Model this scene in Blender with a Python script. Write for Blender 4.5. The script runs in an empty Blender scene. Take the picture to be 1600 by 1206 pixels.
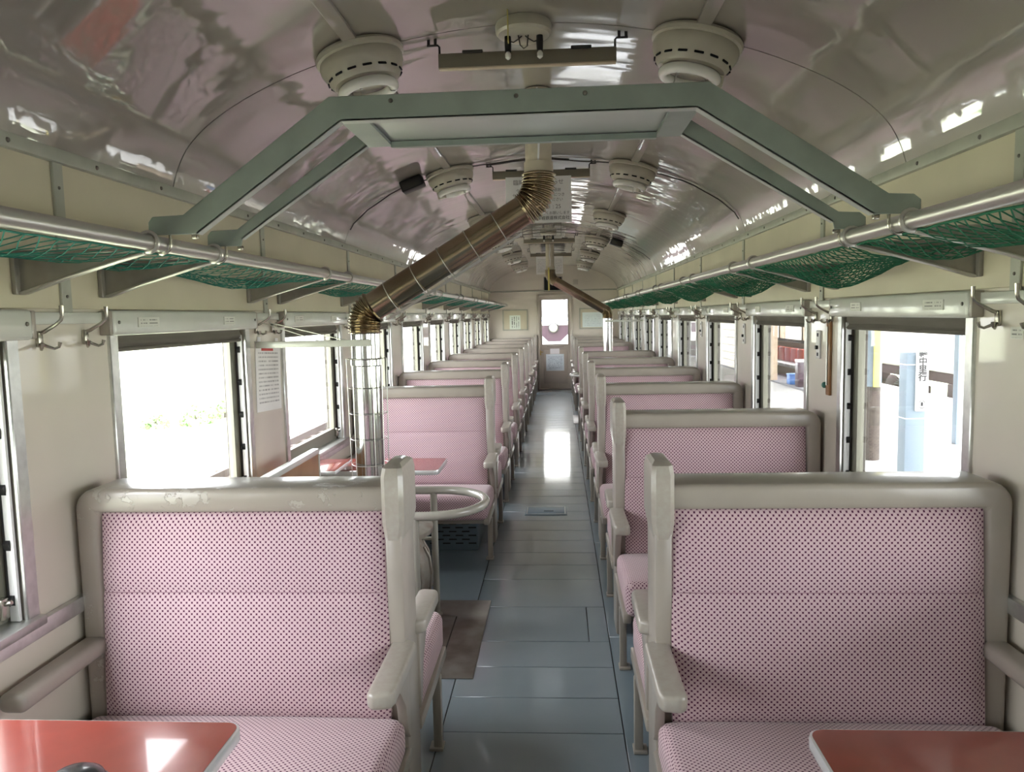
import bpy, bmesh, math, random
from mathutils import Vector, Matrix
PI = math.pi
random.seed(7)
C = bpy.context.scene.collection
S = bpy.context.scene

# ------------------------------------------------------------------ camera, sky, exposure
YAW, PITCH, ROLL, FPX = 0.0625, 0.0926, 0.0218, 1187.3
CAMX, CAMZ = 0.0955, 1.52
fwd = Vector((-math.sin(YAW)*math.cos(PITCH), math.cos(YAW)*math.cos(PITCH), -math.sin(PITCH)))
rgt = Vector((math.cos(YAW), math.sin(YAW), 0))
upv = rgt.cross(fwd)
R_ = rgt*math.cos(ROLL) - upv*math.sin(ROLL)
U_ = rgt*math.sin(ROLL) + upv*math.cos(ROLL)
cd = bpy.data.cameras.new('camera')
cd.sensor_fit = 'HORIZONTAL'; cd.sensor_width = 36.0; cd.lens = 36.0*FPX/1600.0
cd.clip_start = 0.05; cd.clip_end = 500
cam = bpy.data.objects.new('camera', cd); C.objects.link(cam)
m = Matrix((R_, U_, -fwd)).transposed().to_4x4(); m.translation = (CAMX, 0, CAMZ)
cam.matrix_world = m
S.camera = cam

W = bpy.data.worlds.new('overcast_sky'); S.world = W; W.use_nodes = True
bg = W.node_tree.nodes['Background']
# CIE overcast sky: three times brighter at the zenith than at the horizon, the same all round
wn, wl_ = W.node_tree.nodes, W.node_tree.links
g_ = wn.new('ShaderNodeTexCoord'); sz = wn.new('ShaderNodeSeparateXYZ'); wl_.new(g_.outputs['Generated'], sz.inputs[0])
mr = wn.new('ShaderNodeMapRange'); mr.inputs['From Min'].default_value = 0; mr.inputs['From Max'].default_value = 1
mr.inputs['To Min'].default_value = .55; mr.inputs['To Max'].default_value = 1.65; wl_.new(sz.outputs[2], mr.inputs['Value'])
bg.inputs[0].default_value = (0.94, 0.97, 1.0, 1); wl_.new(mr.outputs[0], bg.inputs[1])
S.view_settings.view_transform = 'Standard'; S.view_settings.look = 'None'
S.view_settings.gamma = 1.0; S.view_settings.use_curve_mapping = False
S.view_settings.exposure = 4.05
S.cycles.max_bounces = 12; S.cycles.diffuse_bounces = 8; S.cycles.transparent_max_bounces = 16
S.cycles.sample_clamp_indirect = 6.0

# ------------------------------------------------------------------ constants of the carriage
P = 1.47                # bay pitch
YB0, YE = -2.5, 15.44   # the two ends of the saloon
WX = 1.30               # half width
SEAM0, SEAMP = 2.717, 2.217
ORD = ['first','second','third','fourth','fifth','sixth','seventh','eighth','ninth','tenth','eleventh','twelfth','thirteenth']

# ------------------------------------------------------------------ materials
def nodes(m):
    m.use_nodes = True
    nt = m.node_tree
    return nt, nt.nodes, nt.links, nt.nodes['Principled BSDF']
def mat(name, col, rough=0.5, metal=0.0, coat=0.0, coat_r=0.08, var=0.0, vscale=6.0, bump=0.0, bscale=(20,20,20), bdist=0.01, col2=None, detail=3.0, spec=0.5):
    m = bpy.data.materials.new(name); nt, N, L, b = nodes(m)
    b.inputs['Base Color'].default_value = (*col, 1); b.inputs['Roughness'].default_value = rough
    b.inputs['Metallic'].default_value = metal; b.inputs['Coat Weight'].default_value = coat
    b.inputs['Coat Roughness'].default_value = coat_r; b.inputs['Specular IOR Level'].default_value = spec
    if var or col2 or bump:
        tc = N.new('ShaderNodeTexCoord')
    if var or col2:
        n = N.new('ShaderNodeTexNoise'); n.inputs['Scale'].default_value = vscale; n.inputs['Detail'].default_value = detail
        L.new(tc.outputs['Object'], n.inputs['Vector'])
        mx = N.new('ShaderNodeMix'); mx.data_type = 'RGBA'
        c2 = col2 or tuple(max(0, c*(1-var)) for c in col)
        mx.inputs['A'].default_value = (*col, 1); mx.inputs['B'].default_value = (*c2, 1)
        cr = N.new('ShaderNodeMapRange'); cr.inputs['From Min'].default_value = .38; cr.inputs['From Max'].default_value = .68
        L.new(n.outputs['Fac'], cr.inputs['Value']); L.new(cr.outputs['Result'], mx.inputs['Factor'])
        L.new(mx.outputs['Result'], b.inputs['Base Color'])
    if bump:
        mp = N.new('ShaderNodeMapping'); mp.inputs['Scale'].default_value = bscale
        L.new(tc.outputs['Object'], mp.inputs['Vector'])
        n2 = N.new('ShaderNodeTexNoise'); n2.inputs['Scale'].default_value = 1.0; n2.inputs['Detail'].default_value = 2.0
        L.new(mp.outputs['Vector'], n2.inputs['Vector'])
        bp = N.new('ShaderNodeBump'); bp.inputs['Strength'].default_value = bump; bp.inputs['Distance'].default_value = bdist
        L.new(n2.outputs['Fac'], bp.inputs['Height']); L.new(bp.outputs['Normal'], b.inputs['Normal'])
        if coat: L.new(bp.outputs['Normal'], b.inputs['Coat Normal'])
    return m
def math_node(N, L, op, a, b=None):
    n = N.new('ShaderNodeMath'); n.operation = op
    for i, v in enumerate((a, b)):
        if v is None: continue
        if isinstance(v, (int, float)): n.inputs[i].default_value = v
        else: L.new(v, n.inputs[i])
    return n.outputs[0]
def fabric():
    m = bpy.data.materials.new('pink_dotted_moquette'); nt, N, L, b = nodes(m)
    uv = N.new('ShaderNodeUVMap'); sp = N.new('ShaderNodeSeparateXYZ'); L.new(uv.outputs['UV'], sp.inputs[0])
    k = 1/0.0155
    a = math_node(N, L, 'MULTIPLY', math_node(N, L, 'ADD', sp.outputs[0], sp.outputs[1]), k)
    c = math_node(N, L, 'MULTIPLY', math_node(N, L, 'SUBTRACT', sp.outputs[0], sp.outputs[1]), k)
    fa = math_node(N, L, 'ABSOLUTE', math_node(N, L, 'SUBTRACT', math_node(N, L, 'FRACT', a), .5))
    fc = math_node(N, L, 'ABSOLUTE', math_node(N, L, 'SUBTRACT', math_node(N, L, 'FRACT', c), .5))
    d = math_node(N, L, 'SQRT', math_node(N, L, 'ADD', math_node(N, L, 'MULTIPLY', fa, fa), math_node(N, L, 'MULTIPLY', fc, fc)))
    dot = N.new('ShaderNodeMapRange'); dot.interpolation_type = 'SMOOTHSTEP'
    dot.inputs['From Min'].default_value = .19; dot.inputs['From Max'].default_value = .31; dot.inputs['To Min'].default_value = 1; dot.inputs['To Max'].default_value = 0
    L.new(d, dot.inputs['Value'])
    lat = N.new('ShaderNodeMapRange'); lat.inputs['From Min'].default_value = .03; lat.inputs['From Max'].default_value = .16; lat.inputs['To Min'].default_value = .45; lat.inputs['To Max'].default_value = 0
    L.new(math_node(N, L, 'MINIMUM', fa, fc), lat.inputs['Value'])
    tc = N.new('ShaderNodeTexCoord'); n = N.new('ShaderNodeTexNoise'); n.inputs['Scale'].default_value = 3.5; n.inputs['Detail'].default_value = 4
    L.new(tc.outputs['Object'], n.inputs['Vector'])
    base = N.new('ShaderNodeMix'); base.data_type = 'RGBA'
    base.inputs['A'].default_value = (.60, .465, .485, 1); base.inputs['B'].default_value = (.515, .375, .395, 1)
    L.new(n.outputs['Fac'], base.inputs['Factor'])
    m1 = N.new('ShaderNodeMix'); m1.data_type = 'RGBA'; m1.inputs['B'].default_value = (.36, .19, .235, 1)
    L.new(lat.outputs[0], m1.inputs['Factor']); L.new(base.outputs['Result'], m1.inputs['A'])
    m2 = N.new('ShaderNodeMix'); m2.data_type = 'RGBA'; m2.inputs['B'].default_value = (.075, .010, .045, 1)
    L.new(dot.outputs[0], m2.inputs['Factor']); L.new(m1.outputs['Result'], m2.inputs['A'])
    L.new(m2.outputs['Result'], b.inputs['Base Color'])
    b.inputs['Roughness'].default_value = .9; b.inputs['Sheen Weight'].default_value = .35; b.inputs['Sheen Roughness'].default_value = .4
    b.inputs['Specular IOR Level'].default_value = .15
    return m
def glass(name, tint=(1, 1, 1)):
    m = bpy.data.materials.new(name); m.use_nodes = True; nt = m.node_tree; N = nt.nodes; L = nt.links
    N.clear(); o = N.new('ShaderNodeOutputMaterial'); t = N.new('ShaderNodeBsdfTransparent'); t.inputs[0].default_value = (*tint, 1)
    g = N.new('ShaderNodeBsdfGlossy'); g.inputs['Roughness'].default_value = .02
    lw = N.new('ShaderNodeLayerWeight'); lw.inputs['Blend'].default_value = .5      # Schlick reflectance, the same from both faces
    p5 = N.new('ShaderNodeMath'); p5.operation = 'POWER'; p5.inputs[1].default_value = 5; L.new(lw.outputs['Facing'], p5.inputs[0])
    f = N.new('ShaderNodeMath'); f.operation = 'MULTIPLY_ADD'; f.inputs[1].default_value = .9; f.inputs[2].default_value = .04; L.new(p5.outputs[0], f.inputs[0])
    mx = N.new('ShaderNodeMixShader'); L.new(f.outputs[0], mx.inputs[0]); L.new(t.outputs[0], mx.inputs[1]); L.new(g.outputs[0], mx.inputs[2])
    L.new(mx.outputs[0], o.inputs[0]); return m
def print_mat(name, paper, ink, rows, cols, vertical=False):
    """flat print too small to read: rows of broken dark marks on paper, in UV 0..1"""
    m = bpy.data.materials.new(name); nt, N, L, b = nodes(m)
    uv = N.new('ShaderNodeUVMap'); sp = N.new('ShaderNodeSeparateXYZ'); L.new(uv.outputs['UV'], sp.inputs[0])
    u, v = (sp.outputs[1], sp.outputs[0]) if vertical else (sp.outputs[0], sp.outputs[1])
    row = math_node(N, L, 'MULTIPLY', v, rows)
    inrow = math_node(N, L, 'LESS_THAN', math_node(N, L, 'FRACT', row), .38)
    cb = N.new('ShaderNodeCombineXYZ'); L.new(math_node(N, L, 'MULTIPLY', u, cols), cb.inputs[0]); L.new(math_node(N, L, 'FLOOR', row), cb.inputs[1])
    n = N.new('ShaderNodeTexNoise'); n.inputs['Scale'].default_value = 1.7; n.inputs['Detail'].default_value = 3; L.new(cb.outputs[0], n.inputs['Vector'])
    on = math_node(N, L, 'GREATER_THAN', n.outputs['Fac'], .49)
    mu = math_node(N, L, 'MULTIPLY', math_node(N, L, 'GREATER_THAN', u, .1), math_node(N, L, 'LESS_THAN', u, .9))
    mv = math_node(N, L, 'MULTIPLY', math_node(N, L, 'GREATER_THAN', v, .1), math_node(N, L, 'LESS_THAN', v, .86))
    fac = math_node(N, L, 'MULTIPLY', math_node(N, L, 'MULTIPLY', inrow, on), math_node(N, L, 'MULTIPLY', mu, mv))
    mx = N.new('ShaderNodeMix'); mx.data_type = 'RGBA'; mx.inputs['A'].default_value = (*paper, 1); mx.inputs['B'].default_value = (*ink, 1)
    L.new(fac, mx.inputs['Factor']); L.new(mx.outputs['Result'], b.inputs['Base Color']); b.inputs['Roughness'].default_value = .55
    return m
def floor_mat():
    m = mat('blue_grey_linoleum', (.205, .26, .30), .36, col2=(.17, .22, .255), vscale=2.2, coat=1.0, coat_r=.085, bump=.22, bscale=(1.2, 11, 1), bdist=.0018, detail=6)
    return m
M = dict(
    wall=mat('cream_gloss_wall_paint', (.61, .56, .475), .38, coat=.6, coat_r=.05, var=.06, vscale=3),
    panel=mat('cream_upper_panel_paint', (.56, .51, .375), .45, var=.10, vscale=2.5, coat=.15, coat_r=.15),
    ceiling=mat('glossy_ceiling_paint', (.305, .272, .238), .45, coat=1.0, coat_r=.03, bump=.5, bscale=(1.3, 4.0, 1.3), bdist=.010),
    seam=mat('dark_joint', (.045, .04, .035), .8),
    trim=mat('grey_green_trim_paint', (.38, .385, .32), .4, var=.15, vscale=9),
    floor=floor_mat(),
    fabric=fabric(),
    frame=mat('grey_beige_gloss_paint', (.335, .300, .258), .34, coat=.35, coat_r=.12, var=.10, vscale=7, bump=.10, bscale=(60, 60, 60), bdist=.003),
    chip=mat('worn_grey_paint_with_metal_chips', (.345, .312, .268), .32, col2=(.37, .345, .30), vscale=60, coat=.4, coat_r=.1),
    alu=mat('dull_aluminium', (.66, .67, .65), .32, metal=.9, var=.15, vscale=30),
    alupaint=mat('pale_grey_enamel', (.56, .57, .52), .25, coat=.5, coat_r=.08, var=.08, vscale=5),
    tube=mat('polished_rack_tube', (.62, .61, .57), .34, metal=.85),
    cast=mat('grey_cast_bracket', (.33, .31, .28), .36, metal=.7, var=.2, vscale=14),
    castlight=mat('bracket_highlight_metal', (.5, .48, .45), .3, metal=.7),  # highlight on the tube loop put into a paler metal colour
    sash=mat('olive_grey_sash', (.22, .215, .17), .45, metal=.2),
    reveal=mat('dark_window_channel', (.07, .06, .05), .7),
    notch=mat('white_notched_guide', (.72, .73, .72), .4),
    black=mat('black_rubber', (.012, .012, .013), .5),
    glass=glass('window_glass'),
    cloth=mat('brown_grey_blind_cloth', (.125, .113, .094), .85, bump=.2, bscale=(6, 6, 90), bdist=.005),
    netl=mat('teal_net_cord', (.02, .18, .135), .8),
    netr=mat('green_net_cord', (.012, .135, .070), .8),
    beam=mat('grey_green_metal_paint', (.275, .315, .282), .36, metal=.15, var=.15, vscale=10),
    beamlight=mat('pale_board_and_lit_flange', (.50, .53, .50), .34, metal=.3, var=.08, vscale=4),
    lamp=mat('ivory_enamel', (.50, .465, .39), .35, coat=.3, coat_r=.15, var=.08, vscale=12),
    bulb=mat('unlit_fluorescent_glass', (.82, .81, .77), .15, coat=.5),
    dark=mat('near_black_bracket', (.03, .028, .025), .5),
    wood=mat('brown_varnished_wood', (.30, .155, .06), .4, col2=(.22, .10, .035), vscale=7, coat=.2),
    paleedge=mat('pale_wood_edge', (.55, .45, .34), .5),
    hangbar=mat('taupe_hanging_bar', (.20, .175, .135), .5),
    yellow=mat('yellow_paper', (.58, .50, .16), .6),
    red=mat('red_laminate', (.205, .038, .028), .2, col2=(.17, .032, .024), vscale=9, coat=.5, coat_r=.05),
    edge=mat('pale_metal_table_edge', (.78, .80, .80), .25, metal=.6),
    pipe=mat('bronze_tinted_steel', (.40, .335, .24), .17, metal=1.0, col2=(.33, .255, .165), vscale=5),
    chrome=mat('bright_steel_pipe', (.52, .53, .52), .10, metal=1.0, bump=.15, bscale=(30, 30, .6), bdist=.004),
    sleeve=mat('cream_paper_sleeve', (.56, .50, .39), .6, var=.12, vscale=14),
    iron=mat('silver_painted_cast_iron', (.30, .275, .24), .5, metal=.4, col2=(.22, .17, .14), vscale=16),
    plate=mat('worn_iron_floor_plate', (.16, .125, .11), .38, metal=.45, col2=(.26, .24, .225), vscale=7, detail=8),
    railpaint=mat('beige_rail_paint', (.36, .345, .30), .25, coat=.6, coat_r=.08),
    wire=mat('dark_wire', (.05, .045, .04), .5),
    wirel=mat('pale_wire', (.5, .5, .47), .35, metal=.8),
    heater=mat('blue_grey_heater_steel', (.14, .19, .225), .42),
    slot=mat('black_slot', (.01, .011, .013), .9),
    paper=mat('white_paper', (.80, .79, .80), .6),
    print1=print_mat('notice_print', (.82, .80, .79), (.30, .28, .29), 17, 52),
    print2=print_mat('blue_white_notice_print', (.72, .80, .84), (.20, .26, .33), 12, 30),
    print3=print_mat('brush_written_sheet', (.68, .74, .66), (.08, .08, .07), 5, 14, True),
    print4=print_mat('pale_chart_print', (.68, .76, .74), (.50, .57, .57), 9, 22),
    label=print_mat('small_plate_print', (.62, .62, .56), (.24, .24, .22), 3, 9),
    ink=mat('black_ink', (.03, .03, .035), .6),
    greyink=mat('grey_ink', (.20, .185, .20), .6),
    redink=mat('red_ink', (.55, .06, .05), .6),
    door=mat('grey_beige_door', (.50, .45, .385), .4, coat=.25, var=.10, vscale=3),
    brass=mat('brass_handle', (.5, .36, .12), .3, metal=1),
    maroon=mat('maroon_railcar_paint', (.030, .012, .022), .35, coat=.1),
    cream=mat('cream_railcar_paint', (.72, .70, .68), .4),
    lens=mat('headlight_glass', (.26, .235, .17), .15, coat=.6),
    concrete=mat('pale_platform_concrete', (.33, .325, .31), .85, var=.14, vscale=1.5),
    ballast=mat('gravel_and_short_grass', (.36, .40, .25), .9, col2=(.42, .41, .34), vscale=.6),
    grass=mat('fresh_green_grass', (.15, .26, .10), .9, col2=(.24, .34, .17), vscale=6),
    postblue=mat('pale_blue_grey_post', (.20, .26, .32), .5),
    timber=mat('weathered_dark_timber', (.06, .048, .040), .85, col2=(.10, .082, .066), vscale=14, bump=.4, bscale=(50, 50, 2), bdist=.01),
    signyellow=mat('yellow_board', (.80, .70, .16), .6),
    rust=mat('brown_underframe', (.045, .034, .030), .7, var=.25, vscale=6),
    whitetrain=mat('white_wagon_paint', (.80, .80, .79), .5),
    tile=mat('pale_wall_tile', (.72, .68, .58), .5, var=.08, vscale=5),
    ochre=mat('ochre_boards', (.42, .33, .235), .6),
    orangered=mat('orange_red_seat_plastic', (.85, .16, .10), .35),
    blue=mat('blue_plastic', (.06, .17, .42), .4),
    slate=mat('dark_floor_slab', (.16, .16, .17), .8),
    roofmat=mat('grey_canopy_sheet', (.28, .28, .28), .7),
    nickel=mat('nickel_hook', (.42, .40, .35), .25, metal=.9),
    thread=mat('dusky_pink_thread', (.26, .15, .18), .8),
    screw=mat('screw_head', (.16, .15, .13), .4, metal=.6),
    cardboard=mat('brown_cardboard', (.42, .30, .19), .8),
    leatherblack=mat('black_glossy_leather', (.02, .02, .022), .25, coat=.4),
)

M['ceiling'].node_tree.nodes['Principled BSDF'].inputs['Coat IOR'].default_value = 2.1
M['floor'].node_tree.nodes['Principled BSDF'].inputs['Coat IOR'].default_value = 1.6
# ------------------------------------------------------------------ mesh building
class MB:
    def __init__(s): s.v = []; s.f = []
    def add(s, v, f):
        o = len(s.v); s.v += [tuple(p) for p in v]; s.f += [tuple(i+o for i in q) for q in f]; return s
    def box(s, x0, x1, y0, y1, z0, z1):
        x0, x1 = sorted((x0, x1)); y0, y1 = sorted((y0, y1)); z0, z1 = sorted((z0, z1))
        return s.add([(x0,y0,z0),(x1,y0,z0),(x1,y1,z0),(x0,y1,z0),(x0,y0,z1),(x1,y0,z1),(x1,y1,z1),(x0,y1,z1)],
                     [(0,3,2,1),(4,5,6,7),(0,1,5,4),(1,2,6,5),(2,3,7,6),(3,0,4,7)])
    def bm(s, b):
        b.verts.index_update(); s.add([v.co[:] for v in b.verts], [[v.index for v in f.verts] for f in b.faces]); b.free(); return s
    def rbox(s, x0, x1, y0, y1, z0, z1, r=.01, seg=2):
        b = bmesh.new(); bmesh.ops.create_cube(b, size=1)
        for v in b.verts:
            v.co = ((x0+x1)/2+v.co.x*abs(x1-x0), (y0+y1)/2+v.co.y*abs(y1-y0), (z0+z1)/2+v.co.z*abs(z1-z0))
        bmesh.ops.bevel(b, geom=b.edges[:], offset=r, segments=seg, profile=.5, affect='EDGES', clamp_overlap=True)
        return s.bm(b)
    def prism(s, pts, axis, a0, a1, r=0, seg=2):
        """closed outline in the plane normal to axis, swept from a0 to a1; outline coordinates keep xyz order"""
        def p3(p, a): return {'x': (a, p[0], p[1]), 'y': (p[0], a, p[1]), 'z': (p[0], p[1], a)}[axis]
        b = bmesh.new()
        v0 = [b.verts.new(p3(p, a0)) for p in pts]; v1 = [b.verts.new(p3(p, a1)) for p in pts]
        n = len(pts); b.faces.new(v0); b.faces.new(v1[::-1])
        for i in range(n): b.faces.new((v0[i], v1[i], v1[(i+1) % n], v0[(i+1) % n]))
        bmesh.ops.recalc_face_normals(b, faces=b.faces[:])
        if r: bmesh.ops.bevel(b, geom=[e for e in b.edges if e.calc_face_angle(0) > .6], offset=r, segments=seg, profile=.5, affect='EDGES', clamp_overlap=True)
        return s.bm(b)
    def tube(s, pts, r, n=10, closed=False, caps=True):
        pts = [Vector(p) for p in pts]; k = len(pts); rad = r if isinstance(r, (list, tuple)) else [r]*k
        T = []
        for i in range(k):
            a = pts[i-1] if (i or closed) else pts[0]; c = pts[(i+1) % k] if (i < k-1 or closed) else pts[-1]
            T.append((c-a).normalized())
        ref = Vector((0,0,1)) if abs(T[0].z) < .9 else Vector((1,0,0))
        nrm = (ref - T[0]*ref.dot(T[0])).normalized(); V = []
        for i in range(k):
            nrm = (nrm - T[i]*nrm.dot(T[i])).normalized(); bi = T[i].cross(nrm)
            for j in range(n):
                a = 2*PI*j/n; V.append(pts[i] + (nrm*math.cos(a) + bi*math.sin(a))*rad[i])
        F = []
        for i in range(k if closed else k-1):
            for j in range(n):
                q = (i+1) % k; F.append((i*n+j, i*n+(j+1) % n, q*n+(j+1) % n, q*n+j))
        if caps and not closed:
            F.append(tuple(range(n-1, -1, -1))); F.append(tuple((k-1)*n+j for j in range(n)))
        return s.add(V, F)
    def lathe(s, prof, n=24, c=(0,0,0), caps=True):
        V = []; F = []; k = len(prof)
        for r, z in prof:
            for j in range(n):
                a = 2*PI*j/n; V.append((c[0]+r*math.cos(a), c[1]+r*math.sin(a), c[2]+z))
        for i in range(k-1):
            for j in range(n): F.append((i*n+j, i*n+(j+1) % n, (i+1)*n+(j+1) % n, (i+1)*n+j))
        if caps: F.append(tuple(range(n-1, -1, -1))); F.append(tuple((k-1)*n+j for j in range(n)))
        return s.add(V, F)
    def grid(s, fn, nu, nv, flip=False):
        V = [fn(i/nu, j/nv) for j in range(nv+1) for i in range(nu+1)]; F = []
        for j in range(nv):
            for i in range(nu):
                a = j*(nu+1)+i; q = (a, a+1, a+nu+2, a+nu+1); F.append(q[::-1] if flip else q)
        return s.add(V, F)
    def torus(s, c, R, r, n=28, k=10):
        return s.tube([(c[0]+R*math.cos(2*PI*i/n), c[1]+R*math.sin(2*PI*i/n), c[2]) for i in range(n)], r, k, closed=True)
    def xf(s, mtx): s.v = [tuple(mtx @ Vector(p)) for p in s.v]; return s
    def mesh(s, name, mt, uv=None, smooth=36):
        me = bpy.data.meshes.new(name); me.from_pydata(s.v, [], s.f); me.update()
        b = bmesh.new(); b.from_mesh(me); bmesh.ops.recalc_face_normals(b, faces=b.faces[:]) if uv != 'open' else None; b.to_mesh(me); b.free()
        if smooth:
            me.shade_smooth(); me.set_sharp_from_angle(angle=math.radians(smooth))
        if uv == 'box':
            l = me.uv_layers.new(name='UVMap').data
            for p in me.polygons:
                n = p.normal; ax = max(range(3), key=lambda i: abs(n[i]))
                for li in p.loop_indices:
                    x, y, z = me.vertices[me.loops[li].vertex_index].co
                    l[li].uv = {0: (y, z), 1: (x, z), 2: (x, y)}[ax]
        elif uv in ('fitx', 'fity', 'fitz'):   # whole face 0..1 seen along the axis
            l = me.uv_layers.new(name='UVMap').data; i, j = {'x': (1, 2), 'y': (0, 2), 'z': (0, 1)}[uv[3]]
            lo = [min(v.co[k] for v in me.vertices) for k in range(3)]; hi = [max(v.co[k] for v in me.vertices) for k in range(3)]
            for lp in me.loops:
                co = me.vertices[lp.vertex_index].co
                l[lp.index].uv = ((co[i]-lo[i])/(hi[i]-lo[i]+1e-9), (co[j]-lo[j])/(hi[j]-lo[j]+1e-9))
        me.materials.append(mt); return me

def props(o, label=None, cat=None, group=None, kind=None):
    for k, v in (('label', label), ('category', cat), ('group', group), ('kind', kind)):
        if v: o[k] = v
    return o
def obj(name, mb, mt, parent=None, loc=(0,0,0), uv=None, smooth=36, rot=None):
    me = mb if isinstance(mb, bpy.types.Mesh) else mb.mesh(name, mt, uv, smooth)
    o = bpy.data.objects.new(name, me); C.objects.link(o); o.location = loc
    if rot: o.rotation_euler = rot
    if parent: o.parent = parent
    return o
def thing(name, label, cat, loc=(0,0,0), group=None, rotz=0):
    o = bpy.data.objects.new(name, None); C.objects.link(o); o.location = loc; o.rotation_euler = (0,0,rotz); o.empty_display_size = .05
    return props(o, label, cat, group)
def single(name, mb, mt, label, cat, group=None, loc=(0,0,0), uv=None, rot=None, smooth=36):
    return props(obj(name, mb, mt, None, loc, uv, smooth, rot), label, cat, group)
def struct(name, mb, mt, loc=(0,0,0), uv=None, smooth=36):
    return props(obj(name, mb, mt, None, loc, uv, smooth), kind='structure')
KIDS = {}
def copy_tree(o, parent=None):
    c = o.copy(); C.objects.link(c); c.parent = parent
    for ch in o.children: copy_tree(ch, c)
    return c
def dup(root, loc, label, group=None, rotz=None):
    c = copy_tree(root); c.location = loc; c['label'] = label
    if group: c['group'] = group
    if rotz is not None: c.rotation_euler = (0,0,rotz)
    return c
def text(body, size, mt, parent, loc, rot, name='lettering', align='CENTER', ext=.0006, bold=0):
    cu = bpy.data.curves.new(name, 'FONT'); cu.body = body; cu.size = size; cu.align_x = align; cu.align_y = 'CENTER'; cu.extrude = ext; cu.offset = bold; cu.resolution_u = 3
    t = bpy.data.objects.new('tmp', cu); C.objects.link(t)
    dg = bpy.context.evaluated_depsgraph_get(); me = bpy.data.meshes.new_from_object(t.evaluated_get(dg))
    bpy.data.objects.remove(t); me.name = name
    me.materials.clear(); me.materials.append(mt)
    return obj(name, me, mt, parent, loc, rot=rot)

# ------------------------------------------------------------------ carriage shell
ARC = [(1.285,2.00),(1.262,2.07),(1.215,2.15),(1.12,2.235),(.97,2.32),(.77,2.40),(.56,2.453),(.36,2.49),(.18,2.512),(0,2.52)]
def arch(x):
    x = abs(x)
    for (a, za), (b, zb) in zip(ARC, ARC[1:]):
        if b <= x <= a: return za + (zb-za)*(a-x)/(a-b)
    return 2.0
def smooth_arc(n=8):
    """Catmull-Rom through ARC mirrored, as a list of (x,z)"""
    pts = [(-x, z) for x, z in ARC] + [(x, z) for x, z in ARC[-2::-1]]
    q = [Vector(p) for p in pts]; out = []
    for i in range(len(q)-1):
        p0 = q[max(0, i-1)]; p1 = q[i]; p2 = q[i+1]; p3 = q[min(len(q)-1, i+2)]
        for k in range(n):
            t = k/n
            out.append(.5*((2*p1)+(p2-p0)*t+(2*p0-5*p1+4*p2-p3)*t*t+(3*p1-p0-3*p2+p3)*t**3))
    out.append(q[-1]); return out
ARCS = smooth_arc(5)

floor = struct('floor', MB().box(-WX-.1, WX+.1, YB0-.1, YE+1.3, -.12, -.006), M['seam'])
# linoleum strips of the aisle and the side fields, each laid as its own board
def board(x0, x1, y0, y1, nm='floor_board'):
    g = .0018
    return obj(nm, MB().rbox(x0+g, x1-g, y0+g, y1-g, -.006, 0, .0012, 1), M['floor'], floor)
ys = [YB0, -1.6, -.9, -.3, .3, .85, 1.4, 1.95, 2.36, 2.646, 2.902, 3.168, 3.428, 3.85, 4.265]
y = 4.265
while y < YE-.3:
    y += random.uniform(.235, .285); ys.append(min(y, YE))
if ys[-1] < YE: ys.append(YE)
for a, b in zip(ys, ys[1:]):
    if abs(a-3.428) < .01:
        board(-.36, .216, a, b); board(.216, .31, a, b)
    else: board(-.36, .31, a, b)
for sx in (-1, 1):
    yy = YB0
    while yy < YE-.01:
        y2 = min(yy+1.495, YE); x0, x1 = (-WX, -.36) if sx < 0 else (.31, WX)
        board(x0, x1, yy, y2); yy = y2

shell = [(x*1.10, z+.10) for x, z in ARCS]
ring = [(x*1.012, z+.012) for x, z in ARCS]
ceiling = struct('ceiling', MB().prism(list(map(tuple, ring)) + list(reversed(shell)), 'y', YB0-.1, YE+.12), M['seam'])
seams = [SEAM0+SEAMP*k for k in range(-2, 6)]
edges = [YB0] + seams + [YE]
for a, b in zip(edges, edges[1:]):
    n = max(2, int((b-a)/.15))
    if b-a < .1: continue
    mb = MB(); g = .003; L_ = len(ARCS)-1
    V = [(ARCS[i][0], a+g+(b-a-2*g)*j/n, ARCS[i][1]) for j in range(n+1) for i in range(L_+1)]
    mb.add(V, [(j*(L_+1)+i, j*(L_+1)+i+1, (j+1)*(L_+1)+i+1, (j+1)*(L_+1)+i) for j in range(n) for i in range(L_)])
    up = [(v[0]*1.004, v[1], v[2]+.005) for v in V]; o_ = len(mb.v); mb.v += up
    for j in range(n):                                    # rolled edges along both seams only
        pass
    for i in range(L_):
        mb.f.append((i, i+1, o_+i+1, o_+i)); q = n*(L_+1); mb.f.append((q+i, q+i+1, o_+q+i+1, o_+q+i))
    obj('ceiling_panel', mb, M['ceiling'], ceiling, uv='open', smooth=60)

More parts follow.
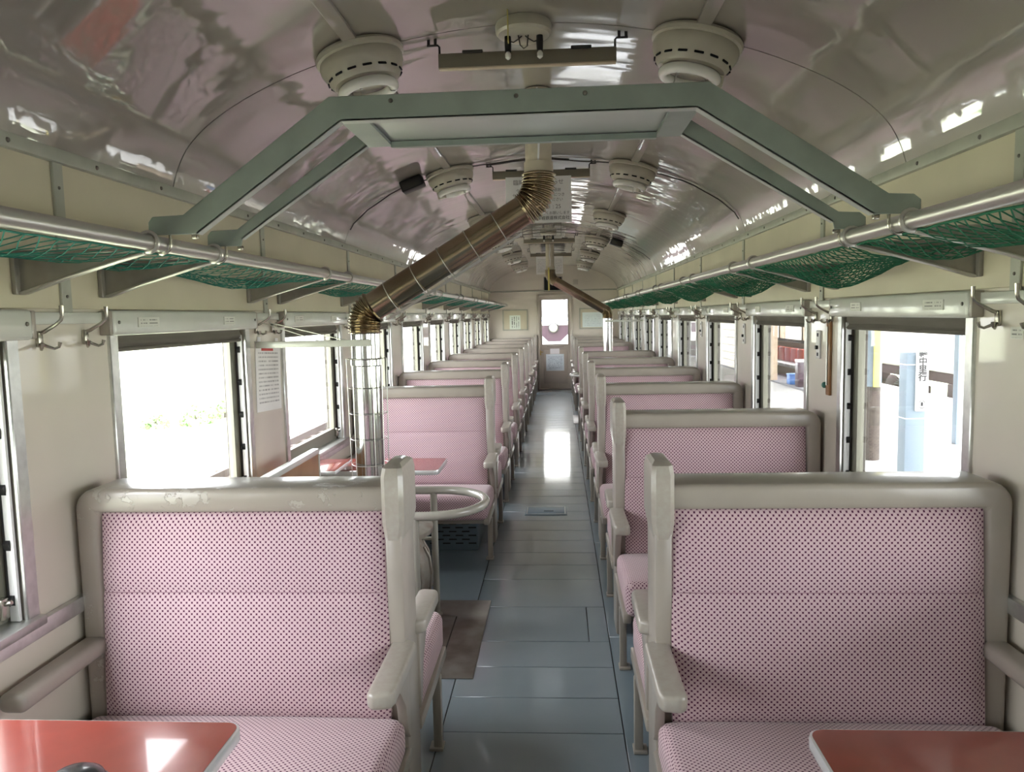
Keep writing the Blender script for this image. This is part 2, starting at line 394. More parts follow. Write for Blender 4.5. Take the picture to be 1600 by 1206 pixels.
WIN_Z0, WIN_Z1 = .745, 1.525
WK = list(range(-3, 9))
def wc(k): return 2.81 + P*k
HWO = .49   # half opening
for sx, nm in ((-1, 'wall_left'), (1, 'wall_right')):
    mb = MB(); a, b = WX, WX+.10
    mb.box(sx*a, sx*b, YB0-.1, YE+.12, -.1, WIN_Z0); mb.box(sx*a, sx*b, YB0-.1, YE+.12, WIN_Z1, 2.09)
    e = [YB0-.1] + [q for k in WK for q in (wc(k)-HWO, wc(k)+HWO)] + [YE+.12]
    for i in range(0, len(e), 2):
        if e[i+1] > e[i]: mb.box(sx*a, sx*b, e[i], e[i+1], WIN_Z0, WIN_Z1)
    w = struct(nm, mb, M['wall'])
    # upper panels, pieced at every pillar
    bb = [YB0] + [2.075+P*k for k in range(-3, 10)] + [YE]
    for i, (p0, p1) in enumerate(zip(bb, bb[1:])):
        if p1-p0 > .05: obj('wall_panel', MB().rbox(sx*(WX-.008), sx*WX, p0+.003, p1-.003, 1.565, 1.972, .002, 1), M['panel'], w)
    for k in range(-2, 10):
        yk = 2.075+P*k
        bt = obj('batten', MB().rbox(sx*(WX-.016), sx*(WX-.007), yk-.022, yk+.022, 1.556, 1.972, .002, 1), M['trim'], w)
        if k < 4:
            for z in (1.60, 1.90): obj('screw', MB().lathe([(.005,0),(.004,.003),(.001,.004)], 10).xf(Matrix.Translation((sx*(WX-.016), yk, z)) @ Matrix.Rotation(-sx*PI/2, 4, 'Y')), M['screw'], bt)
t1 = {}
for sx, n1, n2, n3 in ((-1, 'trim_1', 'trim_3', 'trim_5'), (1, 'trim_2', 'trim_4', 'trim_6')):
    a = struct(n1, MB().rbox(sx*(WX-.028), sx*WX, YB0, YE, 1.968, 2.006, .004), M['trim'])
    yy = YB0+.3
    while yy < 9:
        obj('screw', MB().lathe([(.007,0),(.005,.004),(.001,.005)], 10).xf(Matrix.Translation((sx*(WX-.028), yy, 1.985)) @ Matrix.Rotation(-sx*PI/2, 4, 'Y')), M['screw'], a); yy += .37
    struct(n2, MB().rbox(sx*(WX-.012), sx*WX, YB0, YE, 1.523, 1.556, .002), M['alupaint'])   # curtain strip between the blind boxes
    struct(n3, MB().rbox(sx*(WX-.022), sx*WX, YB0, YE, .700, .745, .004), M['alu'])          # ledge strip below the windows
# conduit strips that run from lamp to lamp
for i, sx in enumerate((-1, 1)):
    x0, x1 = sx*.555, sx*.60
    z0, z1 = arch(.555), arch(.60)
    struct('trim_%d' % (7+i), MB().prism([(x0, z0-.001), (x1, z1-.001), (x1, z1-.014), (x0, z0-.014)], 'y', YB0, YE-.01, .003), M['ceiling'])

# far end wall with the door opening
DX0, DX1, DZ = -.30, .35, 1.895
mb = MB()
mb.box(-WX-.1, DX0, YE, YE+.1, -.1, 2.62); mb.box(DX1, WX+.1, YE, YE+.1, -.1, 2.62); mb.box(DX0, DX1, YE, YE+.1, DZ, 2.62)
struct('wall_far', mb, M['wall'])
struct('trim_9', MB().rbox(-WX, WX, YE-.014, YE, 1.985, 2.01, .004), M['trim'])
struct('wall_near', MB().box(-WX-.1, WX+.1, YB0-.1, YB0, -.1, 2.62), M['wall'])
dr = struct('door_1', MB().rbox(DX0-.03, DX0+.015, YE-.03, YE+.1, 0, DZ+.03, .006).rbox(DX1-.015, DX1+.03, YE-.03, YE+.1, 0, DZ+.03, .006).rbox(DX0+.015, DX1-.015, YE-.03, YE+.1, DZ-.015, DZ+.03, .006), M['door'])
leaf = MB(); gx0, gx1, gz0, gz1 = -.235, .285, .92, 1.815
leaf.box(DX0+.015, gx0, YE+.02, YE+.055, .02, DZ-.015); leaf.box(gx1, DX1-.015, YE+.02, YE+.055, .02, DZ-.015)
leaf.box(gx0, gx1, YE+.02, YE+.055, .02, gz0); leaf.box(gx0, gx1, YE+.02, YE+.055, gz1, DZ-.015)
lf = obj('door_leaf', leaf, M['door'], dr)
obj('pane', MB().box(gx0-.005, gx1+.005, YE+.034, YE+.040, gz0-.005, gz1+.005), M['glass'], dr)
obj('glazing_bead', MB().box(gx0-.012, gx0, YE+.012, YE+.02, gz0-.012, gz1+.012).box(gx1, gx1+.012, YE+.012, YE+.02, gz0-.012, gz1+.012).box(gx0, gx1, YE+.012, YE+.02, gz1, gz1+.012).box(gx0, gx1, YE+.012, YE+.02, gz0-.012, gz0), M['frame'], dr)
obj('lower_panel', MB().rbox(-.21, .26, YE+.012, YE+.022, .12, .80, .004), M['door'], dr)
obj('door_handle', MB().rbox(-.285, -.262, YE-.012, YE+.02, .70, .80, .006).tube([(-.273,YE-.01,.77),(-.273,YE-.045,.77),(-.225,YE-.045,.765)], .008, 8), M['brass'], dr)
obj('grab_ledge', MB().rbox(-.14, .20, YE-.01, YE+.02, .865, .885, .004), M['frame'], dr)
obj('threshold', MB().rbox(DX0, DX1, YE-.06, YE+.06, 0, .02, .004), M['frame'], dr)

# ------------------------------------------------------------------ windows, their blinds
def window_parts(sx, root, near):
    a = lambda d: sx*d
    for s in (-1, 1):
        obj('frame_strip', MB().rbox(a(WX-.010), a(WX+.03), s*HWO, s*(HWO+.045), WIN_Z0-.01, 1.50, .003, 1), M['alu'], root)
    obj('sill', MB().rbox(a(WX-.03), a(WX+.09), -HWO-.045, HWO+.045, WIN_Z0-.012, WIN_Z0+.014, .005), M['alu'], root)
    for s in (-1, 1):
        obj('channel', MB().box(a(WX+.032), a(WX+.098), s*(HWO-.004), s*HWO, WIN_Z0, WIN_Z1), M['reveal'], root)
        gd = obj('guide_rail', MB().box(a(WX+.006), a(WX+.03), s*(HWO-.012), s*(HWO-.003), WIN_Z0+.015, 1.46), M['notch'], root)
        mb = MB()
        for q in range(5):
            z = .80+.145*q
            mb.prism([(s*(HWO-.011), z), (s*(HWO-.011), z+.030), (s*(HWO-.022), z+.022)], 'x', a(WX+.014), a(WX+.030))
            mb.box(a(WX+.027), a(WX+.0305), s*(HWO-.014), s*(HWO-.010), z, z+.145)
        obj('notches', mb, M['black'], gd)
    x0, x1 = a(WX+.040), a(WX+.068)
    sh = MB()
    for s in (-1, 1): sh.box(x0, x1, s*(HWO-.058), s*(HWO-.006), WIN_Z0+.014, 1.50)
    sh.box(x0, x1, -HWO+.058, HWO-.058, WIN_Z0+.014, WIN_Z0+.085); sh.box(x0, x1, -HWO+.058, HWO-.058, 1.46, 1.50)
    ss = obj('sash', sh, M['sash'], root)
    obj('pane', MB().box(a(WX+.052), a(WX+.056), -HWO+.055, HWO-.055, WIN_Z0+.08, 1.465), M['glass'], root)
    for s in (-1, 1):
        obj('sash_catch', MB().rbox(a(WX+.02), a(WX+.042), s*(HWO-.05), s*(HWO-.022), WIN_Z0+.03, WIN_Z0+.085, .005).tube([(a(WX+.02), s*(HWO-.036), WIN_Z0+.07), (a(WX+.005), s*(HWO-.036), WIN_Z0+.075)], .006, 8), M['nickel'], ss)
def blind_parts(sx, root, wob):
    x0, x1 = sx*(WX-.040), sx*WX
    obj('box', MB().rbox(x0, x1, -.555, .555, 1.484, 1.562, .010, 3), M['alupaint'], root)
    bx = root.children[0]
    for s in (-1, 1):
        obj('end_bracket', MB().rbox(sx*(WX-.036), x1, s*.555, s*.572, 1.486, 1.560, .004), M['frame'], root)
        obj('screw', MB().lathe([(.006,0),(.005,.003),(.001,.004)], 10).xf(Matrix.Translation((x0, s*.53, 1.525)) @ Matrix.Rotation(-sx*PI/2, 4, 'Y')), M['screw'], bx)
    for s, w in ((-.36, .065), (.26, .05)):
        o = obj('label_plate', MB().box(sx*(WX-.043), x0, s-w, s+w, 1.508, 1.540), M['label'], root, uv='fitx')
    def cl(u, v):
        yy = -.482+.964*u; z = 1.50-(.062+.004*math.sin(5*u+wob))*v
        return (sx*(WX+.012+.008*math.sin(v*9+wob)*v+.003*math.sin(u*23+wob)), yy, z)
    mb = MB().grid(cl, 40, 8); n = len(mb.v); mb.v += [(p[0]+sx*.004, p[1], p[2]) for p in mb.v]; mb.f += [tuple(i+n for i in reversed(f)) for f in mb.f]
    b = obj('roller_blind', mb, M['cloth'], root, uv='open')
    obj('hem_bar', MB().tube([(sx*(WX+.014), -.482, 1.438), (sx*(WX+.014), .482, 1.438)], .0075, 8), M['cloth'], b)
SIDE = {-1: 'left', 1: 'right'}
n = 0
for sx in (-1, 1):
    wp = bp_ = None
    for k in WK:
        n += 1
        if wp is None:
            wp = props(bpy.data.objects.new('window_%d' % n, None), kind='structure'); C.objects.link(wp); window_parts(sx, wp, True)
            w = wp
        else:
            w = copy_tree(wp); w.name = 'window_%d' % n
        w.location = (0, wc(k), 0)
        if k < -1: continue
        lb = 'long grey blind box above the %s window of the %s wall, counted from the camera' % (ORD[k+1], SIDE[sx])
        if bp_ is None:
            bp_ = thing('blind_box', lb, 'blind', (0, wc(k), 0), 'blind boxes over the windows'); blind_parts(sx, bp_, sx*1.3)
        else: dup(bp_, (0, wc(k), 0), lb)
    # daylight portals: the window openings themselves
    for k in WK:
        ld = bpy.data.lights.new('window_daylight', 'AREA'); ld.shape = 'RECTANGLE'; ld.size = .86; ld.size_y = .60; ld.cycles.is_portal = True
        lo = bpy.data.objects.new('window_daylight', ld); C.objects.link(lo); lo.location = (sx*(WX+.075), wc(k), 1.13)
        lo.rotation_euler = (PI/2, 0, sx*PI/2)
ld = bpy.data.lights.new('door_daylight', 'AREA'); ld.shape = 'RECTANGLE'; ld.size = .50; ld.size_y = .88; ld.cycles.is_portal = True
lo = bpy.data.objects.new('door_daylight', ld); C.objects.link(lo); lo.location = (.025, YE+.06, 1.37); lo.rotation_euler = (-PI/2, 0, 0)

# ------------------------------------------------------------------ benches
HB = .085
def peeling_paint():
    m = mat('peeling_grey_beige_paint', (.335, .300, .258), .30, coat=.4, coat_r=.10); nt, N, L, b = nodes(m)
    tc = N.new('ShaderNodeTexCoord'); n = N.new('ShaderNodeTexNoise'); n.inputs['Scale'].default_value = 13; n.inputs['Detail'].default_value = 6; n.inputs['Roughness'].default_value = .7
    L.new(tc.outputs['Object'], n.inputs['Vector'])
    st = N.new('ShaderNodeMapRange'); st.inputs['From Min'].default_value = .585; st.inputs['From Max'].default_value = .60; L.new(n.outputs['Fac'], st.inputs['Value'])
    mx = N.new('ShaderNodeMix'); mx.data_type = 'RGBA'; mx.inputs['A'].default_value = (.335, .300, .258, 1); mx.inputs['B'].default_value = (.40, .37, .325, 1)
    L.new(st.outputs[0], mx.inputs['Factor']); L.new(mx.outputs['Result'], b.inputs['Base Color'])
    bp = N.new('ShaderNodeBump'); bp.inputs['Strength'].default_value = .8; bp.inputs['Distance'].default_value = .0015; bp.invert = True
    L.new(st.outputs[0], bp.inputs['Height']); L.new(bp.outputs['Normal'], b.inputs['Normal']); L.new(bp.outputs['Normal'], b.inputs['Coat Normal'])
    return m
def bench_parts(sx, root, faces=(-1, 1)):
    X = lambda a: sx*(a-.82)
    single_sided = len(faces) == 1
    # frame: top rail that turns down the wall side
    out = [(X(.385), .985), (X(1.222), .985), (X(1.222), .30), (X(1.286), .30), (X(1.286), .995)]
    for q in range(1, 6):
        t = q/6*PI/2; out.append((X(1.226+.06*math.cos(t)), .995+.06*math.sin(t)))
    out += [(X(1.226), 1.055), (X(.385), 1.055)]
    obj('backrest_frame', MB().prism(out, 'y', -HB, HB, .016, 3), M['frame'], root)
    obj('backrest_core', MB().box(X(.395), X(1.225), -HB+.03, HB-.03, .30, .99), M['frame'], root)
    # aisle post with its chunky head
    po = obj('post', MB().rbox(X(.347), X(.395), -HB, HB, 0, .93, .008), M['frame'], root)
    hd = []; V = []; F = []
    for z, x0, x1, yy in ((.905,.347,.396,.086),(.955,.338,.400,.098),(1.085,.338,.400,.098),(1.108,.342,.397,.088),(1.118,.352,.388,.062)):
        c = .012
        V += [(X(x0+c),-yy,z),(X(x1-c),-yy,z),(X(x1),-yy+c,z),(X(x1),yy-c,z),(X(x1-c),yy,z),(X(x0+c),yy,z),(X(x0),yy-c,z),(X(x0),-yy+c,z)]
    for q in range(4):
        for j in range(8): F.append((q*8+j, q*8+(j+1) % 8, q*8+8+(j+1) % 8, q*8+8+j))
    F += [tuple(range(7,-1,-1)), tuple(range(32,40))]
    obj('post_cap', MB().add(V, F), M['chip'], po, smooth=30)
    for d in faces:
        # upholstered back: slightly reclined, with a sewn cross line
        def bc(u, v, d=d):
            a = .392+.828*u; z = .392+.598*v
            e = min(u, 1-u)*.828; ez = min(v, 1-v)*.598
            bulge = .030*(1-math.exp(-e/.030))*(1-math.exp(-ez/.028))
            bulge += .010*math.sin(PI*u)*math.sin(PI*min(1, v/.62)) if v < .62 else .007*math.sin(PI*u)*math.sin(PI*(v-.62)/.38)
            crease = -.006*math.exp(-((v-.62)/.012)**2)
            return (X(a), d*(HB-.026+.046*(1-v)+bulge+crease), z)
        us = 30; vs = 34
        mb = MB().grid(bc, us, vs, flip=(d*sx < 0))
        n0 = len(mb.v); row = us+1
        per = [i for i in range(row)] + [j*row+us for j in range(1, vs+1)] + [vs*row+i for i in range(us-1, -1, -1)] + [j*row for j in range(vs-1, 0, -1)]
        mb.v += [(mb.v[i][0], d*(HB-.07), mb.v[i][2]) for i in per]; kk = len(per)
        for i in range(kk): mb.f.append((per[i], per[(i+1) % kk], n0+(i+1) % kk, n0+i))
        obj('back_cushion', mb, M['fabric'], root, uv='box', smooth=50)
        obj('sewn_line', MB().tube([(X(.41+.79*i/12), d*(HB-.026+.046*.38+.0255), .392+.598*.62) for i in range(13)], .0010, 5), M['thread'], root.children[-1])
        # seat cushion: crowned box with a rounded nose
        y0, y1 = d*.095, d*.600
        def sc(u, v):
            a = .347+.913*u; t = v
            yy = y0+(y1-y0)*t
            return a, yy
        b = bmesh.new(); bmesh.ops.create_grid(b, x_segments=16, y_segments=12, size=.5)
        mb = MB().rbox(X(.349), X(1.262), min(y0,y1), max(y0,y1), .290, .402, .034, 5); b.free()
        b = bmesh.new(); me = bpy.data.meshes.new('t'); me.from_pydata(mb.v, [], mb.f); b.from_mesh(me)
        bmesh.ops.subdivide_edges(b, edges=[e for e in b.edges if e.calc_length() > .3], cuts=9, use_grid_fill=True)
        for v in b.verts:
            u = (abs(v.co.x-X(.349))/.913); t = (v.co.y-y0)/(y1-y0)
            cr = max(0, math.sin(PI*min(max(u,0),1)))**.5*max(0, math.sin(PI*min(max(t,0),1)))**.6
            if v.co.z > .36: v.co.z += .022*cr + .034*t
            if t > .9: v.co.y += d*.012*max(0, math.sin(PI*min(max(u,0),1)))**.5
        mb = MB().bm(b); bpy.data.meshes.remove(me)
        obj('seat_cushion', mb, M['fabric'], root, uv='box', smooth=60)
        # frame under the cushion
        fr = MB().rbox(X(.340), X(.372), d*.08, d*.585, .262, .302, .005).rbox(X(.372), X(1.25), d*.53, d*.56, .262, .300, .005).rbox(X(.372), X(1.25), d*.10, d*.13, .262, .300, .005).rbox(X(1.22), X(1.25), d*.13, d*.53, .262, .300, .005)
        obj('seat_frame', fr, M['frame'], root)
        for a in (.336, 1.20):
            lg = MB().rbox(X(a), X(a+.030), d*.405, d*.437, .010, .268, .004).rbox(X(a-.004), X(a+.045), d*.395, d*.450, 0, .012, .003)
            obj('leg', lg, M['frame'], root)
        # armrests, aisle side on a curved bracket and wall side
        ar = MB().prism([(X(.345), d*.06), (X(.318), d*.075), (X(.322), d*.335), (X(.329), d*.358), (X(.376), d*.366), (X(.392), d*.352), (X(.388), d*.09), (X(.388), d*.06)], 'z', .570, .614, .013, 3)
        for i, p in enumerate(ar.v): ar.v[i] = (p[0], p[1], p[2]-.010*max(0, (abs(p[1])-.06))/.3)
        am = obj('armrest', ar, M['chip'], root)
        br = [(d*.08,.582),(d*.29,.573),(d*.24,.550),(d*.19,.512),(d*.135,.45),(d*.11,.36),(d*.08,.33)]
        obj('arm_bracket', MB().prism(br, 'x', X(.340), X(.368), .004), M['frame'], am)
        obj('wall_armrest', MB().rbox(X(1.215), X(1.288), d*.07, d*.43, .575, .625, .020, 4), M['frame'], root)
heat_slots = MB()
for r in range(7):
    for c in range(9):
        x = -.37+.085*c+(.042 if r % 2 else 0)
        if x < .33: heat_slots.box(x, x+.05, -.2535, -.2505, .045+.026*r, .053+.026*r)
def heater_parts(sx, root):
    obj('casing', MB().rbox(-.39, .37, -.25, .25, 0, .245, .008), M['heater'], root)
    o = obj('slots', heat_slots.mesh('slots', M['slot']), M['slot'], root); o['kind'] = 'stuff'
LROWS = [0, 2, 3, 4, 5, 6, 7, 8]; RROWS = [0, 1, 2, 3, 4, 5, 7, 8]
bench_label = {
    (-1, 0): 'pink dotted double bench beside the stove, its top rail peeling, first in the left row',
    (1, 0): 'pink dotted double bench behind the dark red table, first in the right row',
    (-1, 2): 'pink dotted double bench just beyond the stove, facing its guard rail',
}
for sx, rows in ((-1, LROWS), (1, RROWS)):
    proto = hp = None; sd = SIDE[sx]
    for i, k in enumerate(rows):
        lb = bench_label.get((sx, k)) or 'pink dotted double bench with grey frame, %s from the camera in the %s row' % (ORD[i], sd)
        loc = (sx*.82, 2.12+P*k, 0)
        g = 'pink double benches along the aisle'
        if proto is None:
            proto = thing('double_bench', lb, 'bench', loc, g); bench_parts(sx, proto)
        else: dup(proto, loc, lb)
        if i > 3: continue
        hl = 'blue grey slotted heater box under the %s bench of the %s row' % (ORD[i], sd)
        if hp is None:
            hp = thing('heater', hl, 'heater', loc, 'heater boxes under the benches'); heater_parts(sx, hp)
        else: dup(hp, loc, hl)
    if sx < 0:
        fr_ = [c for c in proto.children if c.name.startswith('backrest_frame')][0]
        fr_.material_slots[0].link = 'OBJECT'; fr_.material_slots[0].material = peeling_paint(); fr_['label'] = 'grey beige frame with peeling paint'
    e = thing('single_bench', 'pink dotted single bench backed against the end wall on the %s side of the door' % sd, 'bench', (sx*.82, YE-HB-.004, 0), 'single benches at the end wall')
    bench_parts(sx, e, (-1,))

# ------------------------------------------------------------------ luggage racks
RX, RZ, D1, BB = .936, 1.724, 2.072, .184
def bracket_mesh(sx):
    mb = MB(); x = lambda a: sx*a
    mb.prism([(x(WX-.009),1.708),(x(WX-.009),1.604),(x(WX-.03),1.604),(x(1.16),1.640),(x(1.0),1.684),(x(.950),1.698),(x(.945),1.706),(x(1.0),1.708)], 'y', -.005, .005)
    mb.prism([(x(WX-.009),1.712),(x(WX-.009),1.700),(x(.96),1.698),(x(.96),1.708)], 'y', -.018, .018, .003)
    mb.rbox(x(WX-.022), x(WX-.008), -.022, .022, 1.600, 1.712, .004)
    return mb
def bracket_edge(sx):
    x = lambda a: sx*a; mb = MB().prism([(x(WX-.02),1.600),(x(WX-.03),1.600),(x(1.16),1.636),(x(1.0),1.680),(x(.945),1.694),(x(.945),1.700),(x(1.0),1.686),(x(1.16),1.642),(x(WX-.02),1.606)], 'y', -.012, .012, .002)
    mb.torus((0,0,0), .0245, .006, 18, 8)
    nn = 18*8; t = Matrix.Translation((x(RX),0,RZ)) @ Matrix.Rotation(PI/2, 4, 'X')
    for i in range(len(mb.v)-nn, len(mb.v)): mb.v[i] = tuple(t @ Vector(mb.v[i]))
    return mb
def net_mesh(sx, L, sp, r, sag, seed):
    rnd = random.Random(seed); nu = int(L/sp); nv = int(.35/sp); nu -= nu % 2; nv -= nv % 2
    Pn = {}
    for i in range(nu+1):
        for j in range(nv+1):
            if (i+j) % 2: continue
            s = i/nu; t = j/nv
            z = 1.700 - sag*(math.sin(PI*t)**.8)*(.45+.55*math.sin(PI*s)) - sag*.25*math.sin(PI*t)*math.sin(9*s+seed)
            Pn[i, j] = Vector((sx*(RX+.008+t*(WX-RX-.03))+rnd.uniform(-.3,.3)*sp*.4, -L/2+L*s+rnd.uniform(-.3,.3)*sp*.5, z+rnd.uniform(-.3,.3)*sp*.3))
    mb = MB()
    for (i, j), p in Pn.items():
        for dj in (-1, 1):
            q = Pn.get((i+1, j+dj))
            if q: mb.tube([p, q], r, 3, caps=False)
    for j in (0, nv):
        mb.tube([Pn[i, j] for i in range(j % 2, nu+1, 2)], r*1.5, 4)
    return mb
for sx in (-1, 1):
    sd = SIDE[sx]
    rk = thing('luggage_rack', 'long tubular luggage rack with green net above the %s windows' % sd, 'luggage rack', (0, 0, 0), 'luggage racks')
    obj('rail', MB().tube([(sx*RX, YB0+.005, RZ), (sx*RX, YE-.12, RZ)], .020, 16), M['tube'], rk)
    obj('rail_end', MB().lathe([(.022,0),(.028,.01),(.022,.03),(.012,.036)], 14).xf(Matrix.Translation((sx*RX, YE-.135, RZ)) @ Matrix.Rotation(-PI/2, 4, 'X')), M['tube'], rk)
    bm_, be = bracket_mesh(sx).mesh('bracket', M['cast']), bracket_edge(sx).mesh('bracket_loop', M['castlight'])
    mt = M['netl'] if sx < 0 else M['netr']
    sp, r, sag = (.026, .0016, .045) if sx < 0 else (.0205, .0020, .085)
    nl = [net_mesh(sx, P-2*BB-.03, sp, r, sag, 3+q).mesh('net', mt, smooth=0) for q in range(2)]
    ns = net_mesh(sx, 2*BB-.03, sp, r, sag*.55, 9).mesh('net', mt, smooth=0)
    bs = MB().tube([(0, -.004, 0), (0, .004, 0)], .001)
    for k in range(-2, 10):
        for s in (-1, 1):
            yb = D1+P*k+s*BB
            if yb > YE-.1: continue
            b = obj('bracket', bm_, None, rk, (0, yb, 0)); obj('bracket_loop', be, None, b)
        if D1+P*k+BB < YE-.1:
            o = obj('net', ns, None, rk, (0, D1+P*k, 0)); o['kind'] = 'stuff'
        yc = D1+P*(k+.5)
        if yc+.6 < YE:
            o = obj('net', nl[k % 2], None, rk, (0, yc, 0)); o['kind'] = 'stuff'

# coat hooks, two on every pillar
def hook_parts(sx, root):
    x = lambda d: sx*(WX-d)
    obj('base_plate', MB().rbox(x(.012), x(0), -.010, .010, 1.462, 1.506, .004), M['nickel'], root)
    obj('long_arm', MB().tube([(x(.010),0,1.500),(x(.022),0,1.504),(x(.055),0,1.522),(x(.070),0,1.534),(x(.074),0,1.546),(x(.074),0,1.572)], [.006,.0055,.005,.005,.005,.0065], 8), M['nickel'], root)
    for s in (-1, 1):
        obj('short_prong', MB().tube([(x(.010),s*.004,1.470),(x(.018),s*.012,1.464),(x(.028),s*.026,1.457),(x(.036),s*.034,1.461),(x(.039),s*.036,1.474)], [.005,.0045,.004,.004,.0055], 8), M['nickel'], root)
for sx in (-1, 1):
    hp = None
    for k in range(-1, 9):
        for s in (-1, 1):
            yk = 2.06+P*k+s*.10
            lb = 'nickel coat hook on the %s side of the %s pillar along the %s wall' % ('near' if s < 0 else 'far', ORD[k+1], SIDE[sx])
            if hp is None: hp = thing('coat_hook', lb, 'coat hook', (0, yk, 0), 'coat hooks under the racks'); hook_parts(sx, hp)
            else: dup(hp, (0, yk, 0), lb)

# ------------------------------------------------------------------ ceiling lamps
def tiltm(x):
    a = math.atan2(arch(abs(x)-.06)-arch(abs(x)+.06), .12) * (1 if x > 0 else -1)
    return a
def lamp_parts(root):
    obj('base_dish', MB().lathe([(.150,.0),(.156,-.010),(.154,-.022),(.144,-.026),(.147,-.034),(.146,-.052),(.134,-.076),(.122,-.096),(.113,-.106),(.03,-.108)], 40), M['lamp'], root)
    mb = MB()
    for i in range(15):
        a = 2*PI*i/15
        b = MB().rbox(-.016, .016, -.004, .002, -.0045, .0045, .002, 1)
        b.xf(Matrix.Rotation(a, 4, 'Z') @ Matrix.Translation((0, -.1275, -.087)) @ Matrix.Rotation(math.radians(-30), 4, 'X')); mb.add(b.v, b.f)
    o = obj('vent_slots', mb, M['slot'], root); o['kind'] = 'stuff'
    obj('fluorescent_ring', MB().torus((0,0,-.128), .090, .0185, 40, 12), M['bulb'], root)
    obj('tube_connector', MB().rbox(.066, .114, -.020, .020, -.150, -.106, .006), M['lamp'], root)
    for a in (.6, 2.2, 4.1):
        c, s_ = math.cos(a), math.sin(a)
        obj('clip', MB().tube([(.066*c,.066*s_,-.104),(.070*c,.070*s_,-.124),(.076*c,.076*s_,-.146),(.092*c,.092*s_,-.1485)], .0025, 6), M['wirel'], root)
lp = None
for k in range(0, 6):
    for sx in (-1, 1):
        x = sx*.585; loc = (x, SEAM0+SEAMP*k, arch(.585)-.004)
        lb = 'round ivory ceiling lamp with unlit ring tube, %s on the %s side of the ceiling' % (ORD[k], SIDE[sx])
        if lp is None: lp = thing('ceiling_lamp', lb, 'lamp', loc, 'ring tube ceiling lamps'); lamp_parts(lp); o = lp
        else: o = dup(lp, loc, lb)
        o.rotation_euler = (0, tiltm(x), .4*k if sx > 0 else .4*k+2.0)
        o.rotation_mode = 'XYZ'
        o.matrix_world = Matrix.Translation(loc) @ Matrix.Rotation(tiltm(x), 4, 'Y') @ Matrix.Rotation(.5*k+(0 if sx > 0 else 2.4), 4, 'Z')
for k, lb in ((0, 'small round ceiling base with two empty black sockets above the hanging bar'), (3, 'small round ceiling base far along the middle of the ceiling')):
    t = thing('lamp_base', lb, 'lamp', (-.008, SEAM0+SEAMP*k, 2.516), 'centre lamp bases')
    obj('dish', MB().lathe([(.092,.006),(.098,-.008),(.096,-.030),(.088,-.038),(.02,-.040)], 32), M['lamp'], t)
    for s in (-1, 1):
        sk = obj('socket', MB().lathe([(.011,0),(.012,-.02),(.011,-.052)], 12, (s*.055,0,-.038)), M['black'], t)
        obj('bulb_stub', MB().lathe([(.006,0),(.011,-.008),(.010,-.020),(.003,-.026)], 12, (s*.055,0,-.090)), M['bulb'], sk)
        obj('loose_wire', MB().tube([(s*.05,-.004,-.055),(s*.035,-.01,-.062),(s*.018,-.01,-.052),(s*.006,-.006,-.04)], .0022, 6), M['wire'], t)
    obj('loose_wire', MB().tube([(-.018,-.012,-.040),(-.012,-.016,-.074),(.0,-.016,-.086),(.012,-.016,-.078),(.016,-.012,-.040)], .0022, 6), M['wire'], t)

# hanging poster bars under the crown
def hang_bar(k, lb, dy=.045):
    y = SEAM0+SEAMP*k+dy
    t = thing('hanging_bar', lb, 'poster bar', (0, y, 0), 'poster bars across the ceiling')
    b = obj('bar', MB().rbox(-.312, .312, -.012, .012, 2.392, 2.442, .003), M['hangbar'], t)
    obj('bottom_edge', MB().rbox(-.311, .311, -.013, .013, 2.388, 2.394, .002), M['paleedge'], b)
    for s in (-1, 1):
        obj('clip', MB().rbox(s*.19-.036, s*.19+.036, -.016, .016, 2.438, 2.450, .003), M['dark'], b)
        obj('hook', MB().tube([(s*.308,0,2.440),(s*.308,0,2.468),(s*.314,0,2.474),(s*.352,0,2.474)], .004, 6), M['dark'], t)
        for q in (.322, .346):
            obj('stud', MB().rbox(s*q-.005, s*q+.005, -.005, .005, 2.472, arch(q)+.004, .001, 1), M['dark'], t)
    return t
hang_bar(0, 'brown poster bar hanging from two dark studs above the grey metal frame')
hang_bar(1, 'brown poster bar behind the cream flue sleeve, holding the large notice')
hang_bar(3, 'poster bar further along the ceiling, before the small double notice')
hang_bar(4, 'poster bar far along the ceiling, holding the small double notice')
single('paper_strip', MB().box(-.0015, .0015, -.012, .012, 2.418, 2.519), M['yellow'], 'thin yellow paper strip hanging edge on beside the empty lamp base', 'paper strip', loc=(-.055, 2.60, 0))
y1 = SEAM0+SEAMP+.045
nt_ = thing('poster', 'large white notice with black Japanese lettering hanging behind the flue elbow', 'notice', (0, y1, 0))
obj('sheet', MB().box(-.228, .192, -.0185, -.0165, 2.108, 2.400), M['paper'], nt_)
rx = (PI/2, 0, 0)
text('臨時列車のお知らせ', .036, M['greyink'], nt_, (-.018, -.0195, 2.362), rx)
for i, s in enumerate(('今年30の春に日ごろの感謝', '七月の日程は次のとおりにつき', '個別にお問い合わせください')):
    text(s, .024, M['greyink'], nt_, (-.018, -.0195, 2.312-.030*i), rx)
text('21 : 25', .036, M['greyink'], nt_, (.075, -.0195, 2.208), rx)
text('よろしくお願いします', .022, M['greyink'], nt_, (.07, -.0195, 2.168), rx)
text('津軽鉄道株式会社', .026, M['ink'], nt_, (.075, -.0195, 2.136), rx)
y4 = SEAM0+SEAMP*4+.045
for i, (x0, x1, z0) in enumerate(((-.225, -.03, 2.13), (.035, .18, 2.13))):
    single('notice_sheet', MB().box(x0, x1, -.017, -.015, z0, 2.395), M['print1'], ('narrower' if i else 'wider') + ' white sheet hanging far along the ceiling beside the second flue', 'notice', 'far hanging notices', (0, y4, 0), 'fity')
